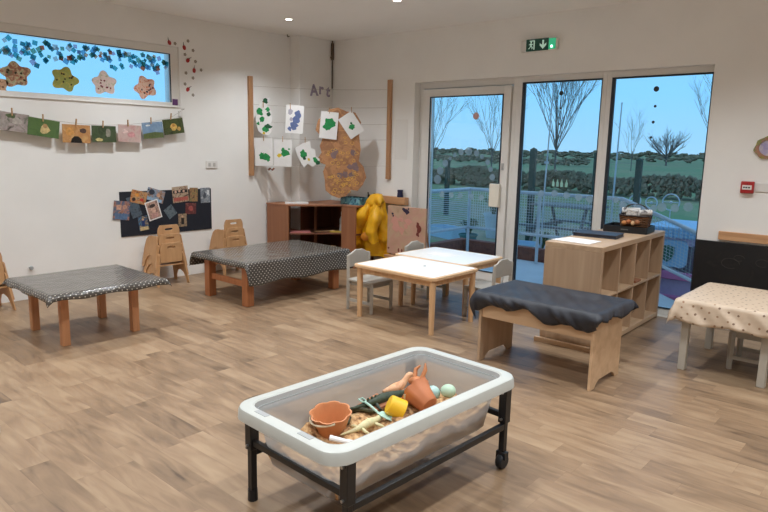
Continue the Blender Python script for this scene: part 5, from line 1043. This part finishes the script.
mb.ringprism(o1, i1, 0, .014, AA); mb.build('ring', patches('wreath_colours', [S(150, 140, 70), S(176, 120, 110), S(120, 130, 80), S(196, 170, 90)], 24), t)
MB().prism([(x * .99, y * .99) for x, y in i1], .001, .004, AA).build('centre', patches('lilac_wash', [S(206, 200, 206), S(160, 150, 196), S(216, 210, 210)], 14), t)
# blackboard and plank
t = thing('blackboard', 'black chalkboard low on the back wall behind the cream-covered table', 'blackboard', (-.95, YB - .001, .47))
MB().b2(-.607, .60, -.018, 0, -.26, .26).build('board', patches('chalky_black', [S(18, 18, 20), S(26, 26, 28), S(22, 22, 24), S(40, 36, 34)], 6, .5), t, bevel=.002)
M['chalk'] = pm('chalk_marks', S(64, 60, 56), .9)
rnd = random.Random(9)
for (x, z, r) in ((-.33, .09, .07), (-.27, .14, .04), (.12, -.08, .10), (.12, -.10, .13), (-.10, .12, .05), (.3, .1, .05)):
    mb = MB(); mb.tube([(x + r * math.cos(q * .45) * (1 - q * .01), -.0185, z + r * .6 * math.sin(q * .45)) for q in range(13)], .0022, 4); mb.build('chalk_drawing', M['chalk'], t)
t = MB().b2(-1.39, -.55, YB - .03, YB, .748, .818).build('wall_plank', M['pineh'], bevel=.003); tag(t, 'horizontal pine plank on the wall above the chalkboard', 'plank')
# ------------------------------------------------------------------ stickers on the glass
M['frost'] = glass_mat('frost', (.93, .97, 1, 1)); 
def frost():
    m = bpy.data.materials.new('frosted_sticker'); m.use_nodes = True; n = m.node_tree.nodes; l = m.node_tree.links; b = n['Principled BSDF']; b.inputs['Base Color'].default_value = S(200, 214, 220); b.inputs['Roughness'].default_value = .8; b.inputs['Alpha'].default_value = .5; b.inputs['Transmission Weight'].default_value = 0
    tl = n.new('ShaderNodeBsdfTranslucent'); tl.inputs[0].default_value = S(200, 214, 220); tr = n.new('ShaderNodeBsdfTransparent'); a = n.new('ShaderNodeMixShader'); c = n.new('ShaderNodeMixShader'); a.inputs[0].default_value = .6; c.inputs[0].default_value = .62
    b.inputs['Alpha'].default_value = 1; l.new(b.outputs[0], a.inputs[1]); l.new(tl.outputs[0], a.inputs[2]); l.new(a.outputs[0], c.inputs[1]); l.new(tr.outputs[0], c.inputs[2]); l.new(c.outputs[0], n['Material Output'].inputs[0]); return m
M['frost'] = frost()
DG, WG = FY + .012, FY + .03
def disc(x, z, r, gy, lb, grp, mat='frost', name='glass_sticker'):
    o = MB().prism([(r * math.cos(2 * PI * k / 20), r * math.sin(2 * PI * k / 20)) for k in range(20)], 0, .0008).build(name, M[mat], smooth=0); put(o, (x, gy - .0002, z), 'B'); tag(o, lb, 'sticker', grp)
arc = [(437, 180, .045), (441, 168, .04), (448, 160, .035), (453, 156, .02), (459, 153, .03), (466, 152, .03), (472, 151, .04)]
for x, z, r in ((-4.40, 1.09, .052), (-4.365, 1.19, .045), (-4.30, 1.275, .04), (-4.235, 1.33, .02), (-4.175, 1.37, .025), (-4.09, 1.405, .036), (-3.99, 1.415, .045), (-3.885, 1.395, .034), (-3.815, 1.36, .026), (-3.74, 1.305, .03), (-3.70, 1.23, .028), (-3.675, 1.15, .035), (-3.64, 1.04, .034)):
    disc(x, z, r, DG, 'round frosted bubble sticker in the arch on the glazed door', 'bubble stickers arched on the door glass')
for x in (-4.33, -4.20, -4.08, -3.93, -3.80): disc(x, .925, .034, DG, 'round frosted bubble sticker in the low row on the door glass, at railing height', 'bubble stickers in a row on the door glass')
M['rainbow'] = patches('pink_sticker', [S(206, 140, 150), S(220, 180, 170), S(190, 110, 120)], 30)
disc(-3.915, 1.79, .038, DG, 'round pink sticker high on the door glass', None, 'rainbow')
for x, z in ((-3.10, 1.01), (-2.956, 1.02), (-2.827, 1.012), (-2.70, 1.0), (-2.585, .99)): disc(x, z, .036, WG, 'round frosted bubble sticker in the row across the middle pane', 'bubble stickers across the middle pane')
for x, z, r in ((-2.33, 1.0, .03), (-2.26, .96, .034), (-2.115, .945, .036), (-1.98, .95, .03), (-1.91, .965, .04), (-1.80, .965, .036), (-1.69, .985, .04)): disc(x, z, r, WG, 'round frosted bubble sticker in the row across the right pane', 'bubble stickers across the right pane')
M['darkdot'] = pm('dark_sticker', S(50, 60, 66), .7)
for x, z, r in ((-2.052, 1.997, .024), (-2.049, 1.849, .012), (-2.054, 1.711, .013), (-2.062, 1.577, .011), (-2.07, 1.43, .008)):
    disc(x, z, r, WG, 'dark round sticker in the vertical row on the right pane', 'dark dots down the right pane', 'darkdot')
for x, z, r in ((-2.952, 1.994, .022), (-2.952, 1.852, .010), (-2.952, 1.70, .009), (-2.955, 1.41, .010)):
    disc(x, z, r, WG, 'dark round sticker in the vertical row on the middle pane', 'dark dots down the middle pane', 'darkdot')
for x, z in ((-2.955, 1.345), (-2.958, 1.25)): disc(x, z, .011, WG, 'small pale dot sticker above the tiny bottles on the middle pane', 'pale dots on the middle pane')
M['mintst'] = pm('mint_sticker', S(150, 200, 190), .8)
for x in (-2.975, -2.93, -2.885, -2.835):
    o = MB().prism([(-.014, -.035), (.014, -.035), (.014, .005), (.005, .018), (.005, .038), (-.005, .038), (-.005, .018), (-.014, .005)], 0, .0008).build('bottle_sticker', M['mintst'], smooth=0); put(o, (x, WG - .0002, 1.125), 'B'); tag(o, 'tiny mint bottle-shaped sticker in the row of four on the middle pane', 'sticker', 'bottle stickers on the middle pane')
# white object cut by the left edge of the picture
mb = MB(); mb.b2(-.11, .02, -.05, .05, 0, .085); o = mb.build('white_stand_foot', M['upvc'], bevel=.012); o.location = (-3.39, .93, 0); tag(o, 'white plastic corner of something at the left edge, low on the floor', 'white object')
